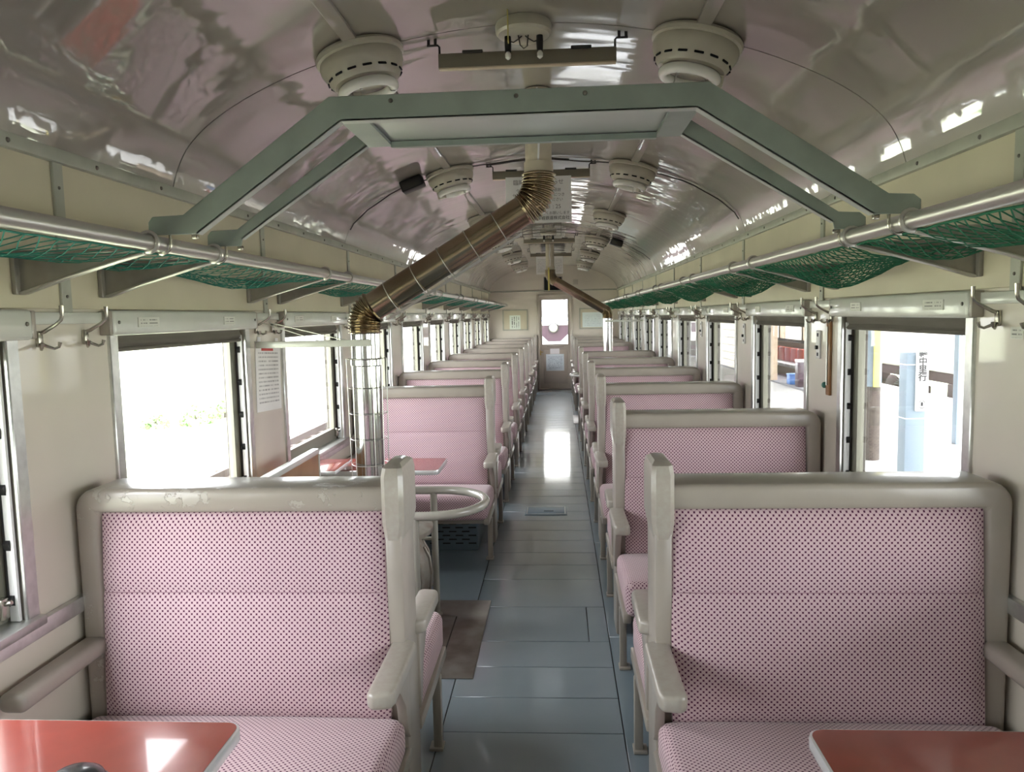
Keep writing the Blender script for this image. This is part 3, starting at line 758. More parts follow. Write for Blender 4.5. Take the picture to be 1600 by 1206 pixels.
# thin empty poster wires
t = thing('wire_hanger', 'empty thin wire poster hanger below the large ceiling notice', 'hanger', (0, SEAM0+SEAMP*2+.05, 0))
obj('wire_loop', MB().tube([(-.135,0,2.497),(-.135,0,2.25),(.135,0,2.25),(.135,0,2.497)], .003, 6), M['wire'], t)
obj('wire_loop', MB().tube([(-.135,0,2.36),(.135,0,2.36)], .003, 6), M['wire'], t)

# speakers and ceiling cables
def speaker(x, y, lb):
    t = thing('speaker', lb, 'speaker', (0,0,0), 'small black ceiling speakers')
    a = tiltm(x); mt_ = Matrix.Translation((x, y, arch(x)-.040)) @ Matrix.Rotation(a, 4, 'Y')
    t.matrix_world = mt_
    obj('housing', MB().rbox(-.072, .072, -.05, .05, -.034, .034, .008), M['black'], t)
    obj('grille', MB().rbox(-.060, .060, -.054, -.049, -.024, .024, .003), M['dark'], t)
    obj('bracket', MB().rbox(-.02, .02, -.012, .012, .033, .044, .002), M['screw'], t)
speaker(-.80, 4.80, 'small black loudspeaker on the ceiling beside the second left lamp')
speaker(.80, 9.20, 'small black loudspeaker far along the right of the ceiling')
def cable(y, x0, x1, lb, sag=.012, r=.004):
    pts = []
    for i in range(61):
        x = x0+(x1-x0)*i/60
        pts.append((x, y+.008*math.sin(9*x), arch(x)-.006-sag*abs(math.sin(7*x))))
    single('cable', MB().tube(pts, r, 6), M['wire'], lb, 'cable', 'ceiling cables')
cable(4.915, -1.24, .18, 'dark cable along the ceiling joint from the left wall to the flue')
cable(4.95, -.35, 1.24, 'dark cable along the ceiling joint from the flue to the right wall')
cable(9.255, -.5, 1.2, 'dark cable along the far ceiling joint beside the far loudspeaker')

# ------------------------------------------------------------------ grey metal frame clamped to both rack tubes
t = thing('rack_frame', 'grey green metal frame with board, bridging the aisle between both rack tubes', 'frame', (0, 0, 0))
def trap(nm, y0, h, sl, lip_dir):
    xi, zi = .832+sl, 1.747+sl*.9          # inner bend of the legs
    xo = .868+sl
    b = MB().prism([(-.962,1.747),(-.962,1.780),(-.950,1.794),(-.868,1.797),(-.472,2.078),(.472,2.078),(.905,1.797),(.965,1.794),(.982,1.780),(.982,1.747),(xo+.004,1.747),(xo,zi),(.443+sl*.35,2.078-h),(-.443-sl*.35,2.078-h),(-xi,zi),(-xi-.004,1.747)] if sl else
                   [(-.962,1.747),(-.962,1.780),(-.950,1.794),(-.868,1.797),(-.472,2.078),(.472,2.078),(.905,1.797),(.965,1.794),(.982,1.780),(.982,1.747),(.868,1.747),(.443,2.078-h),(-.443,2.078-h),(-.832,1.747)], 'y', y0, y0+.005, .0015, 1)
    m_ = obj(nm, b, M['beam'], t)
    lp_ = MB()
    for (xa, za), (xb, zb) in (((-xi,zi),(-.443-sl*.35,2.078-h)), ((-.443-sl*.35,2.078-h),(.443+sl*.35,2.078-h)), ((.443+sl*.35,2.078-h),(xo,zi))):
        dx, dz = xb-xa, zb-za; l = math.hypot(dx, dz); nx, nz = -dz/l*.005, dx/l*.005
        lp_.add([(xa,y0,za),(xb,y0,zb),(xb,y0+lip_dir,zb),(xa,y0+lip_dir,za),(xa+nx,y0,za+nz),(xb+nx,y0,zb+nz),(xb+nx,y0+lip_dir,zb+nz),(xa+nx,y0+lip_dir,za+nz)],
                [(0,3,2,1),(4,5,6,7),(0,1,5,4),(1,2,6,5),(2,3,7,6),(3,0,4,7)])
    obj('flange', lp_, M['beamlight'], m_)  # lit look of the lip's underside put into its paler colour
    for s, xx in ((-1, -.925), (1, .945)):
        bx_ = xo+.012 if s > 0 else -xi-.012
        # u-bolt round the tube (the tube runs along y, so the bolt loops in x)
        pts = [(s*RX-.025, y0+.012, 1.756)] + [(s*RX+.025*math.cos(PI+PI*q/10), y0+.012, RZ+.025*math.sin(PI+PI*q/10)) for q in range(11)] + [(s*RX+.025, y0+.012, 1.756)]
        obj('clamp', MB().tube(pts, .004, 8), M['nickel'], m_)
        obj('bolt', MB().rbox(bx_-.008, bx_+.008, y0+.006, y0+.020, 1.736, 1.749, .003), M['nickel'], m_)
    return m_
f1 = trap('front_arch', 1.940, .062, 0, .028); f2 = trap('rear_arch', 2.275, .044, .022, .022)
for x in (-.315, .17, .0):
    obj('screw', MB().lathe([(.006,0),(.005,.003),(.001,.004)], 10).xf(Matrix.Translation((x, 1.940, 2.062)) @ Matrix.Rotation(PI/2, 4, 'X')), M['screw'], f1)
obj('board', MB().rbox(-.46, .46, 1.946, 2.275, 2.036, 2.046, .002), M['beamlight'], t)
mb = MB()
for s in (-1, 1): mb.box(s*.455, s*.385, 1.946, 2.275, 2.024, 2.034)
mb.box(-.385, .385, 1.946, 1.972, 2.024, 2.034); mb.box(-.385, .385, 2.255, 2.275, 2.018, 2.034)
obj('board_rim', mb, M['beam'], t)

# ------------------------------------------------------------------ stoves
def stove(sx, y, lb, lb2, lb3, near):
    xs = sx*.80
    t = thing('stove', lb, 'stove', (0, y, 0), 'cast iron stoves')
    c = (xs, 0, 0)
    bd = obj('body', MB().lathe([(.17,.10),(.20,.115),(.20,.14),(.235,.17),(.262,.24),(.270,.31),(.262,.38),(.235,.44),(.205,.475),(.205,.49),(.26,.500),(.285,.510),(.285,.530),(.26,.540),(.20,.545),(.08,.548)], 36, c), M['iron'], t)
    obj('lid', MB().lathe([(.16,.545),(.158,.560),(.11,.572),(.07,.576)], 28, c), M['iron'], bd)
    obj('fire_door', MB().rbox(xs-sx*.04-.06, xs-sx*.04+.06, -.285, -.24, .22, .33, .012), M['iron'], bd)
    for q in range(14):
        a = 2*PI*q/14; r = .269
        obj('rib', MB().tube([(xs+(.205+.03)*math.cos(a), (.205+.03)*math.sin(a), .165),(xs+.266*math.cos(a), .266*math.sin(a), .24),(xs+.273*math.cos(a), .273*math.sin(a), .31),(xs+.266*math.cos(a), .266*math.sin(a), .385),(xs+.24*math.cos(a), .24*math.sin(a), .435)], .008, 6), M['iron'], bd)
    for q in range(3):
        a = 2*PI*q/3+.5
        obj('leg', MB().tube([(xs+.16*math.cos(a), .16*math.sin(a), .13),(xs+.21*math.cos(a), .21*math.sin(a), .08),(xs+.22*math.cos(a), .22*math.sin(a), .006)], [.022,.018,.016], 8), M['iron'], t)
    rp = .067
    lo = obj('lower_pipe', MB().tube([(xs,0,.57),(xs,0,1.455)], rp, 28), M['chrome'], t)
    obj('collar', MB().lathe([(.069,1.30),(.073,1.305),(.073,1.33),(.069,1.335)], 28, c), M['chrome'], lo)
    obj('collar', MB().lathe([(.070,.56),(.076,.565),(.076,.60),(.070,.605)], 28, c), M['chrome'], lo)
    # corrugated elbow helper: sweep with rippled radius between two axes
    def elbow(nm, p0, d0, p1, d1, n=90):
        pts = []; rad = []
        p0, p1, d0, d1 = map(Vector, (p0, p1, d0, d1)); l = (p1-p0).length*.42
        for i in range(n+1):
            u = i/n; q = p0*(1-u)**3+(p0+d0*l)*3*u*(1-u)**2+(p1-d1*l)*3*u*u*(1-u)+p1*u**3
            pts.append(q); rad.append(rp+.001+.0105*(.5-.5*math.cos(2*PI*u*12)))
        o = obj(nm, MB().tube(pts, rad, 32), M['pipe'], t, smooth=80); return o
    xt = sx*-.018 if near else 0.0
    xt = .018 if near else -.01
    zl, zu = 1.575, 1.99    # where the slanted run starts and ends
    A = Vector((xs-sx*.045, 0, zl)); B = Vector((xt+sx*.075, 0, zu)); D = (B-A).normalized()
    elbow('elbow', (xs,0,1.45), (0,0,1), A, D)
    sl = obj('slanted_pipe', MB().tube([A, B], rp, 28), M['pipe'], t)
    elbow('elbow', B, D, (xt,0,2.155), (0,0,1))
    obj('upper_pipe', MB().tube([(xt,0,2.15),(xt,0,2.20)], rp-.002, 24), M['sleeve'], t)
    sv = obj('flue_sleeve', MB().lathe([(.057,2.185),(.059,2.19),(.059,2.515),(.055,2.516)], 24, (xt,0,0)), M['sleeve'], t)
    obj('tape_seam', MB().prism([(xt-.004,2.19),(xt+.004,2.20),(xt+.010,2.29),(xt-.002,2.36),(xt+.010,2.43),(xt+.004,2.51),(xt-.004,2.51),(xt+.0,2.43),(xt-.010,2.36),(xt+.0,2.29)], 'y', -.0615, -.056), M['paper'], sv)
    if near:
        side = Vector((0,0,1)).cross(D)
        nrm = D.cross(Vector((0,1,0)))
        for q in (.12, .3, .48, .66, .84):
            p = A+(B-A)*q; pts = []
            for i in range(20):
                a = 2*PI*i/20; pts.append(p+(Vector((0,1,0))*math.cos(a)+nrm*math.sin(a))*.080 - nrm*(.012 if nrm.z > 0 else -.012))
            obj('wire_ring', MB().tube(pts, .0022, 5, closed=True), M['wirel'], sl)
        for s2 in (-.035, .0, .035):
            off = Vector((0, s2, 0)) - (nrm if nrm.z > 0 else -nrm)*.085
            obj('wire_rod', MB().tube([A+off+D*.02, A+off+(B-A)*.93], .0022, 5), M['wirel'], sl)
        # upright wire guard round the lower pipe
        for q in range(12):
            a = 2*PI*q/12
            obj('guard_wire', MB().tube([(xs+.086*math.cos(a), .086*math.sin(a), .56),(xs+.095*math.cos(a), .095*math.sin(a), 1.335)], .0016, 5), M['wirel'], lo)
        for z in (.6, .72, .84, .96, 1.08, 1.2, 1.335):
            obj('guard_hoop', MB().torus((xs,0,z), .085, .0018, 24, 5), M['wirel'], lo)
    # stay from the wall to the pipe head
    sy = obj('stay_bar', MB().rbox(sx*(WX-.01), xs-sx*.045, -.085, -.070, 1.395, 1.425, .003).rbox(sx*(WX-.01), xs-sx*.045, -.085, -.045, 1.395, 1.399, .001), M['alupaint'], t)
    for a_, b_ in ((.02, .30), (.19, .42)):
        obj('hanging_wire', MB().tube([(sx*(WX-.03)-sx*a_*.2, -.06, 1.512),(sx*(WX-b_)+sx*0, -.078, 1.425)], .0022, 5), M['wirel'], sy)
    # guard rail: bent tube on posts
    g = thing('guard_rail', lb2, 'guard rail', (0, y, 0), 'stove guard rails')
    xr = sx*.26; hy = .252; z = .65; cx = sx*(.26+.252)
    pts = [(sx*1.11, -hy, z), (cx, -hy, z)] + [(cx-sx*hy*math.sin(PI*q/16), -hy*math.cos(PI*q/16), z) for q in range(1, 16)] + [(cx, hy, z), (sx*1.11, hy, z)]
    ri = obj('top_rail', MB().tube(pts, .0205, 14), M['railpaint'], g)
    for s in (-1, 1):
        p_ = obj('post', MB().tube([(sx*.548, s*hy, .0), (sx*.548, s*hy, z-.01)], .0175, 12), M['railpaint'], g)
        obj('foot', MB().lathe([(.032,0),(.030,.008),(.02,.012)], 14, (sx*.548, s*hy, .005)), M['railpaint'], p_)
        obj('post', MB().tube([(sx*1.085, s*hy, .0), (sx*1.085, s*hy, z-.01)], .0175, 12), M['railpaint'], g)
    for z2 in (.16, .40):
        for s in (-1, 1): obj('lower_rail', MB().tube([(sx*.548, s*hy, z2), (sx*1.085, s*hy, z2)], .010, 10), M['railpaint'], g)
    pl = thing('floor_plate', lb3, 'floor plate', (0, y, 0), 'iron plates under the stoves')
    p0 = obj('plate', MB().rbox(sx*.287, sx*1.25, -.44, .44, 0, .005, .002), M['plate'], pl)
    obj('hatch_lid', MB().rbox(sx*.447, sx*.80, -.225, .215, .005, .009, .002), M['plate'], pl)
    obj('joint', MB().box(sx*.440, sx*.446, -.225, .215, .0048, .0062), M['seam'], p0)
stove(-1, 3.49, 'silver grey cast iron stove with steel pipe, behind the first bench of the left row', 'beige tubular guard rail around the near stove', 'worn iron plate let into the floor under the near stove', True)
stove(1, 10.94, 'far cast iron stove with slanted pipe on the right, before the end wall', 'beige tubular guard rail around the far stove', 'worn iron plate under the far stove', False)
single('floor_hatch', MB().rbox(-.185, .140, 5.67, 5.93, 0, .004, .002), M['plate'], 'small metal inspection hatch in the middle of the aisle floor', 'hatch').data.materials[0] = M['alu']
fh = [o for o in C.objects if o.name.startswith('floor_hatch')][0]
fh.data.materials[0] = M['heater']
mb = MB()
for a, b in (((-.172, -.166), (5.69, 5.91)), ((.121, .127), (5.69, 5.91))): mb.box(a[0], a[1], b[0], b[1], .004, .006)
mb.box(-.172, .127, 5.69, 5.696, .004, .006); mb.box(-.172, .127, 5.904, 5.91, .004, .006)
obj('rim', mb, M['alu'], fh)
obj('lifting_slot', MB().rbox(-.04, .035, 5.775, 5.79, .004, .0056, .001), M['slot'], fh)
# wooden heat shield leaning at the window side of the stove
t = thing('heat_shield', 'brown wooden board with white edge, upright between stove and window', 'board', (0, 0, 0))
obj('board', MB().prism([(-1.155,.0),(-1.125,.0),(-1.125,.845),(-1.155,.845)], 'y', 2.88, 3.72), M['wood'], t)
obj('edge_strip', MB().rbox(-1.160, -1.120, 2.87, 3.73, .845, .872, .005).rbox(-1.160, -1.120, 3.72, 3.735, .0, .845, .003), M['alupaint'], t)
single('cardboard_box', MB().rbox(-1.24, -1.02, 4.0, 4.22, .0, .56, .004), M['cardboard'], 'brown cardboard box below the window table beyond the stove', 'box')

# ------------------------------------------------------------------ window tables
def table(sx, yc, lb):
    t = thing('window_table', lb, 'table', (0, yc, 0), 'red window tables')
    x0, x1 = .575, WX-.03
    hw = .183; r = .035; z0, z1 = .655, .682
    def outl(d):
        o = [(sx*x1, -hw+d), (sx*(x0+r), -hw+d)]
        for q in range(1, 6): a = PI/2*q/6; o.append((sx*(x0+r-(r-d)*math.sin(a)), -hw+r-(r-d)*math.cos(a)))
        o += [(sx*(x0+d), -hw+r), (sx*(x0+d), hw-r)]
        for q in range(1, 6): a = PI/2*q/6; o.append((sx*(x0+r-(r-d)*math.cos(a)), hw-r+(r-d)*math.sin(a)))
        o += [(sx*(x0+r), hw-d), (sx*x1, hw-d)]
        return o
    obj('edge_band', MB().prism(outl(0), 'z', z0, z1, .003, 2), M['edge'], t)
    obj('tabletop', MB().prism(outl(.006), 'z', z1-.002, z1+.0012), M['red'], t)
    obj('hinge_bracket', MB().rbox(sx*(x1), sx*WX, -.16, .16, .60, .665, .004), M['frame'], t)
    obj('strut', MB().tube([(sx*(x0+.22), 0, z0), (sx*(WX-.02), 0, .30)], .012, 8), M['frame'], t)
table(-1, 1.305, 'red window table with bright reflections, close to the camera before the left bench')
table(1, 1.305, 'dark red window table close to the camera before the first bench of the right row')
table(-1, 4.26, 'red window table beyond the stove pipe, before the third window')
t = thing('window_shelf', 'small red shelf flap under the window behind the stove pipe', 'shelf', (0, 4.05, 0))
obj('flap', MB().rbox(-1.29, -1.09, -.17, .17, .704, .722, .004), M['edge'], t)
obj('flap_top', MB().rbox(-1.285, -1.096, -.164, .164, .721, .7245, .001), M['red'], t)
# black hat lying on the left table
t = thing('black_cap', 'glossy black rounded cap lying on the red table at the lower edge', 'cap', (-.79, 1.248, .6832))
obj('crown', MB().lathe([(.052,.0),(.054,.012),(.048,.024),(.034,.033),(.014,.037),(.002,.0375)], 28), M['leatherblack'], t)
obj('brim', MB().lathe([(.054,0),(.060,.002),(.060,.005),(.053,.007)], 28), M['leatherblack'], t)

# ------------------------------------------------------------------ small things on the walls
t = thing('notice_sheet', 'white paper notice with red heading taped to the pillar behind the stove', 'notice', (0, 0, 0))
ns_ = obj('sheet', MB().box(-WX+.001, -WX+.003, -.155, .155, -.165, .165), M['print1'], t, (0, 3.565, 1.255), 'fitx', rot=(math.radians(-3), 0, 0))
obj('red_heading', MB().box(-WX+.003, -WX+.0038, -.085, .060, .121, .133), M['redink'], ns_)
for s in (-1, 1): obj('tape', MB().box(-WX+.003, -WX+.0036, s*.11-.02, s*.11+.02, .135, .185), M['paper'], ns_)
t = thing('thermometer', 'slim brown wooden thermometer board on the pillar beside the near right window', 'thermometer', (WX, 3.455, 1.30))
obj('back_board', MB().rbox(-.012, 0, -.022, .022, -.165, .165, .003), M['wood'], t)
obj('glass_tube', MB().tube([(-.015,0,-.12),(-.015,0,.14)], .004, 8), M['wirel'], t)
single('green_knob', MB().lathe([(.014,0),(.014,.008),(.008,.014)], 16).xf(Matrix.Rotation(-PI/2, 4, 'Y')), mat('green_enamel', (.02, .13, .10), .4), 'small dark green round knob low beside the wooden thermometer', 'knob', loc=(WX, 3.515, 1.175))
for i, (yk, z, lb) in enumerate(((3.60, 1.355, 'white switch plate with black toggle beside the wooden thermometer'), (5.02, 1.37, 'white switch plate on the second right pillar'), (6.50, 1.37, 'white switch plate on the third right pillar'))):
    t = thing('switch_plate', lb, 'switch', (WX, yk, z), 'switch plates on the right pillars')
    obj('plate', MB().rbox(-.008, 0, -.025, .025, -.065, .065, .003), M['paper'], t)
    obj('toggle', MB().rbox(-.020, -.008, -.008, .008, -.022, -.004, .003), M['black'], t)
    for z2 in (-.045, .045): obj('symbol', MB().rbox(-.0092, -.008, -.010, .010, z2-.008, z2+.008, .0004, 1), M['ink'], t)
single('sticker', MB().box(-.001, 0, -.028, .028, -.016, .016), M['label'], 'small grey number sticker below the hook right of the near window', 'sticker', loc=(WX, 2.08, 1.445), uv='fitx')

# end wall
for sx, lb, x0, x1, px0, px1, pz0, pz1, mt_ in (
    (-1, 'framed sheet with brush writing on the end wall, left of the door', -1.02, -.53, -.89, -.67, 1.235, 1.52, 'print3'),
    (1, 'framed pale chart on the end wall, right of the door', .53, 1.02, .58, .99, 1.25, 1.55, 'print4')):
    t = thing('picture_frame', lb, 'picture', (0, YE, 0), 'framed sheets on the end wall')
    z0, z1 = 1.225, 1.625
    obj('backing', MB().box(x0, x1, -.008, 0, z0, z1), M['panel'], t)
    obj('frame', MB().box(x0-.012, x0+.012, -.022, 0, z0-.012, z1+.012).box(x1-.012, x1+.012, -.022, 0, z0-.012, z1+.012).box(x0, x1, -.022, 0, z1-.012, z1+.012).box(x0, x1, -.022, 0, z0-.012, z0+.012), M['trim'], t)
    obj('sheet', MB().box(px0, px1, -.011, -.008, pz0, pz1), M[mt_], t, uv='fity')
t = thing('vent', 'black ventilation opening above the end door', 'vent', (0, YE, 0))
obj('opening', MB().box(-.175, .175, -.012, 0, 1.99, 2.265), M['slot'], t)
obj('rim', MB().box(-.19, -.175, -.02, 0, 1.975, 2.28).box(.175, .19, -.02, 0, 1.975, 2.28).box(-.175, .175, -.02, 0, 1.975, 1.99).box(-.175, .175, -.02, 0, 2.265, 2.28), M['frame'], t)
single('paper_slip', MB().box(-.08, .11, -.003, 0, .725, .83), M['paper'], 'small blank slip of paper on the end door below its window', 'paper', loc=(0, YE+.012, 0))
single('door_notice', MB().box(-.165, .20, -.003, 0, .38, .72), M['print2'], 'pale blue printed notice on the lower half of the end door', 'notice', loc=(0, YE+.012, 0), uv='fity')
t = thing('gauge', 'small square gauge box high on the end wall, right of the vent', 'gauge', (.45, YE, 2.16))
obj('case', MB().rbox(-.05, .05, -.03, 0, -.05, .05, .006), M['lamp'], t); obj('dial', MB().lathe([(.035,0),(.035,.004),(.03,.005)], 20).xf(Matrix.Translation((0,-.03,0)) @ Matrix.Rotation(PI/2, 4, 'X')), M['lamp'], t)
single('yellow_tag', MB().box(-.012, .012, -.002, .002, 1.86, 2.18), M['yellow'], 'long thin yellow paper tag hanging at the far flue elbow', 'tag', loc=(-.03, 10.84, 0))

# ------------------------------------------------------------------ outside
struct('ground', MB().box(-60, 60, -40, 90, -1.5, -1.2), M['ballast'])
struct('platform', MB().rbox(1.66, 8.0, -20, 60, -1.2, -.33, .02), M['concrete'])
# the railcar seen through the end door
t = thing('railcar', 'maroon and cream railcar with round headlight standing beyond the end door', 'railcar', (0, 21.0, 0))
obj('lower_body', MB().box(-1.4, 1.4, 0, 4, .36, 1.22), M['maroon'], t)
obj('upper_body', MB().box(-1.4, 1.4, .02, 4, 1.22, 3.1), M['cream'], t)
wb = obj('waist_band', MB().rbox(-1.4, 1.4, -.035, .02, 1.245, 1.375, .006), M['cream'], t)
obj('waist_line', MB().box(-1.4, 1.4, -.040, -.034, 1.345, 1.372), M['blue'], wb)
for x0, x1 in ((-1.05, -.36), (.30, 1.05)):
    w_ = obj('window_frame', MB().rbox(x0-.05, x1+.05, -.015, .03, 1.46, 2.45, .01), M['slate'], t); obj('pane', MB().box(x0, x1, -.021, -.015, 1.52, 2.39), M['cream'], w_)
hl = obj('headlight', MB().lathe([(.10,0),(.137,.024),(.143,.07),(.12,.09)], 24).xf(Matrix.Translation((-.04, 0, 1.156)) @ Matrix.Rotation(PI/2, 4, 'X')), M['black'], t)
obj('lens', MB().lathe([(.117,0),(.095,.024),(.048,.038),(.006,.043)], 24).xf(Matrix.Translation((-.04, -.084, 1.156)) @ Matrix.Rotation(PI/2, 4, 'X')), M['lens'], hl)
obj('bumper', MB().prism([(-1.4,.18),(-1.4,.96),(-.38,.96),(-.19,.78),(.15,.78),(.34,.96),(1.4,.96),(1.4,.18)], 'y', -.14, -.012), M['cream'], t)
obj('coupler', MB().rbox(-.12, .12, -1.0, -.1, -.35, -.05, .03), M['rust'], t)
obj('underframe', MB().box(-1.2, 1.2, .1, 4, -.6, .36), M['rust'], t)
for s_ in (-.75, .75):
    obj('wheel', MB().lathe([(.42,0),(.45,.02),(.43,.10),(.2,.12)], 24).xf(Matrix.Translation((s_, 1.6, -.75)) @ Matrix.Rotation(PI/2, 4, 'Y')), M['rust'], t)
# platform post with destination board
t = thing('sign_post', 'pale blue grey square post on the platform outside the near right window', 'post', (2.85, 6.06, -.33))
obj('shaft', MB().rbox(-.075, .075, -.03, .10, 0, 1.50, .006), M['postblue'], t)
obj('strap', MB().rbox(-.078, .078, -.033, .103, .98, .988, .001, 1).rbox(-.078, .078, -.033, .103, 1.40, 1.408, .001, 1), M['cream'], t)
t = thing('destination_board', 'narrow white upright board with Japanese destination lettering on the blue grey post', 'sign', (2.885, 6.018, 0))
obj('board', MB().rbox(-.046, .046, -.012, .008, .715, 1.62, .003), M['whitetrain'], t)
for i, ch in enumerate('津軽中里行'):
    text(ch, .066, M['ink'], t, (0, -.0135, 1.22-.0615*i), rx, bold=.0022)
em = obj('emblem', MB().tube([(.022*math.cos(a), -.0135, .775+.022*math.sin(a)) for a in [PI*.1+PI*.8*q/10 for q in range(11)]], .0025, 6).box(-.009, .009, -.0142, -.0122, .755, .785).tube([(.022*math.cos(a), -.0135, .760+.022*math.sin(a)) for a in [PI*1.2+PI*.6*q/8 for q in range(9)]], .0025, 6), M['ink'], t)
t = thing('timber_pole', 'weathered dark timber pole on the platform, grey sleeved above, near right window', 'pole', (3.89, 9.45, -.33))
obj('shaft', MB().lathe([(.100,0),(.096,1.2),(.091,2.80)], 18), M['timber'], t)
obj('grey_sleeve', MB().lathe([(.104,.90),(.104,2.78)], 18, caps=False), M['postblue'], t, uv='open')
single('yellow_board', MB().rbox(-.036, .036, -.012, .012, .57, 2.1, .003), M['signyellow'], 'narrow yellow upright board on the timber pole', 'sign', loc=(3.89, 9.325, 0))
t = thing('platform_post', 'slim pale blue post further out on the platform', 'post', (5.44, 10.45, -.33))
obj('shaft', MB().rbox(-.065, .065, -.06, .06, 0, 3.0, .005), M['postblue'], t)
obj('white_face', MB().box(-.02, .05, -.064, -.06, 0, 3.0), M['cream'], t)
# canopy over the platform, out of view; extended and lowered to dim right windows
t = thing('platform_canopy', 'grey sheet canopy over the platform outside the right windows', 'canopy', (0,0,0))
obj('roof_sheet', MB().prism([(1.75,2.55),(5.35,2.60),(5.35,2.67),(1.75,2.62)], 'y', -12, 45), M['roofmat'], t)
obj('fascia', MB().box(1.70, 1.76, -12, 45, 2.46, 2.66), M['timber'], t)
# white wagon with its running gear
t = thing('white_wagon', 'white wagon with brown running gear on the far track beyond the platform', 'wagon', (9.2, 0, 0))
obj('body', MB().rbox(0, 2.6, 8, 34, -.07, 3.1, .05), M['whitetrain'], t)
obj('sill_beam', MB().box(.02, .2, 8, 34, -.30, -.07), M['rust'], t)
for yb in (20.6, 31.0):
    bo = obj('bogie', MB().rbox(.0, .18, yb-1.1, yb+1.1, -.72, -.46, .03), M['rust'], t)
    for s in (-.75, .75): obj('wheel', MB().lathe([(.42,0),(.45,.02),(.43,.10),(.2,.12)], 24).xf(Matrix.Translation((-.02, yb+s, -.76)) @ Matrix.Rotation(PI/2, 4, 'Y')), M['rust'], bo)
    for q in range(4): obj('leaf_spring', MB().rbox(-.06, .02, yb-.5+.09*q, yb+.5-.09*q, -.56+.05*q, -.52+.05*q, .01), M['dark'], bo)
bx = obj('equipment_box', MB().rbox(.0, .5, 17.2, 18.4, -1.0, -.3, .03), M['rust'], t)
for q in range(6): obj('louvre', MB().rbox(-.03, .0, 18.45, 18.9, -.95+.09*q, -.90+.09*q, .008), M['cream'], t)
for q, (yb, ln, z0, z1) in enumerate(((22.6, 1.5, -.75, -.3), (24.8, 1.0, -.85, -.3), (15.6, .8, -.7, -.3), (26.6, 1.4, -.65, -.3))):
    obj('underframe_box', MB().rbox(.06, .5, yb, yb+ln, z0, z1, .03), M['rust'], t)
gr = MB(); rr = random.Random(5)
for q in range(2600):
    x = rr.uniform(8.1, 8.95); yy = rr.uniform(13, 26); h = rr.uniform(.12, .42); a = rr.uniform(0, PI); w_ = .02
    dx, dy = math.cos(a)*w_, math.sin(a)*w_; lx, ly = rr.uniform(-.1,.1), rr.uniform(-.1,.1)
    gr.add([(x-dx,yy-dy,-1.2),(x+dx,yy+dy,-1.2),(x+lx,yy+ly,-1.2+h*1.6)], [(0,1,2)])
props(obj('grass', gr, M['grass'], uv='open', smooth=0), 'green grass along the track under the white wagon', 'grass', kind='stuff')
# station waiting room
t = thing('station_building', 'station building with tiled front and open waiting room across the platform', 'building', (0,0,0))
obj('floor_slab', MB().box(5.6, 6.95, 17.0, 34, -.33, -.29), M['slate'], t)
obj('back_wall', MB().box(6.85, 7.0, 17.0, 34, -.29, .62).box(6.85, 7.0, 17.0, 34, 1.9, 3.1), M['ochre'], t)
for q in range(8): obj('mullion', MB().box(6.83, 7.0, 17.05+2.2*q, 17.2+2.2*q, .62, 1.9), M['ochre'], t)
obj('window_ledge', MB().box(6.78, 6.87, 17.0, 34, .58, .66), M['timber'], t)
obj('door_frame', MB().box(5.55, 5.72, 19.95, 20.12, -.29, 2.4).box(5.55, 5.72, 17.0, 17.12, -.29, 2.4).box(5.55, 5.72, 17.12, 19.95, 2.3, 2.5), M['ochre'], t)
obj('roof', MB().box(5.45, 7.3, 16.8, 34.5, 3.1, 3.3), M['roofmat'], t)
wl = obj('front_wall', MB().box(5.63, 5.72, 20.12, 34, -.29, 3.1), M['seam'], t)
tm = MB().rbox(-.035, 0, .006, .594, .004, .236, .006, 1).mesh('tile', M['tile'])
for r in range(12):
    for c in range(14):
        obj('tile', tm, None, wl, (5.63, 20.2-.08+.6*c+(.3 if r % 2 else 0), -.29+.24*r))
obj('bench_base', MB().box(6.38, 6.84, 18.4, 24.5, -.29, -.06), M['ochre'], t)
sp_ = None
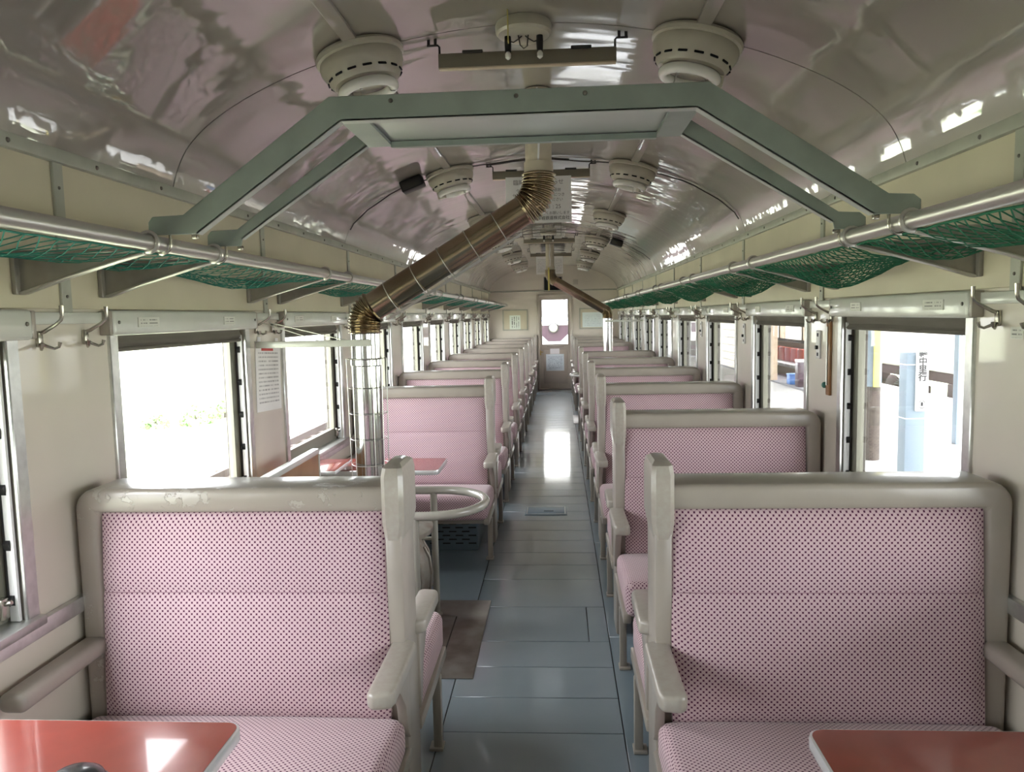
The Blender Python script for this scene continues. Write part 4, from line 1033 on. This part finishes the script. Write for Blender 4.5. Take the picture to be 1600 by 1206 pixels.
for q in range(9):
    loc = (6.58, 18.85+.58*q, -.06)
    lb = 'orange red moulded seat in the waiting room, %s of its row' % ORD[q]
    if sp_ is None:
        sp_ = thing('waiting_seat', lb, 'seat', loc, 'waiting room seats')
        obj('seat', MB().rbox(-.26, .12, -.25, .25, .0, .10, .03, 3), M['cream'], sp_)
        obj('seat_back', MB().rbox(.08, .16, -.26, .26, .06, .50, .04, 3), M['orangered'], sp_)
    else: dup(sp_, loc, lb)
t = thing('bin', 'maroon waste cabinet in the doorway of the waiting room', 'bin', (5.78, 18.1, -.29))
obj('cabinet', MB().rbox(-.14, .14, -.12, .12, 0, .58, .01), M['maroon'], t); obj('lid', MB().rbox(-.15, .15, -.13, .13, .58, .64, .01), M['cream'], t)
t = thing('crate', 'blue plastic crate beside the maroon waste cabinet', 'crate', (5.78, 18.75, -.29))
obj('tub', MB().rbox(-.14, .14, -.13, .13, 0, .24, .02), M['blue'], t); obj('rim', MB().rbox(-.15, .15, -.14, .14, .22, .26, .01), M['blue'], t)
# left side: track and bushes in the open
t = thing('siding_track', 'railway track in the open beyond the left windows', 'track', (-5.0, 0, -1.2))
for s in (-.53, .53): obj('rail', MB().box(s-.035, s+.035, -20, 60, .12, .26), M['rust'], t)
tm = MB().rbox(-.95, .95, -.1, .1, 0, .13, .01, 1).mesh('sleeper', M['timber'])
for q in range(60): obj('sleeper', tm, None, t, (0, -2+.62*q, 0))
def bush(x, y, s, lb, seed):
    r2 = random.Random(seed); mb = MB()
    for q in range(170):
        d = Vector((r2.gauss(0,1), r2.gauss(0,1), abs(r2.gauss(0,1))*.8)).normalized()*s*r2.uniform(.55,1)
        a = Vector((r2.uniform(-1,1), r2.uniform(-1,1), r2.uniform(-1,1))).normalized()*.09; b = a.orthogonal().normalized()*.04
        mb.add([d-a, d+b, d+a, d-b], [(0,1,2,3)])
    t = thing('bush', lb, 'bush', (x, y, -1.2), 'bushes beyond the track')
    obj('foliage', mb, M['grass'], t, uv='open', smooth=0)['kind'] = 'stuff'
    obj('stem', MB().tube([(0,0,0),(0,0,s*.6)], .04, 8), M['timber'], t)
bush(-9.6, 19.6, .55, 'pale green bush far beyond the near left window, lower of the three', 1)
bush(-9.4, 20.9, .5, 'pale green bush far beyond the near left window, next to the pillar', 2)
bush(-10.4, 19.0, .4, 'small pale bush far beyond the near left window, close to its far edge', 3)
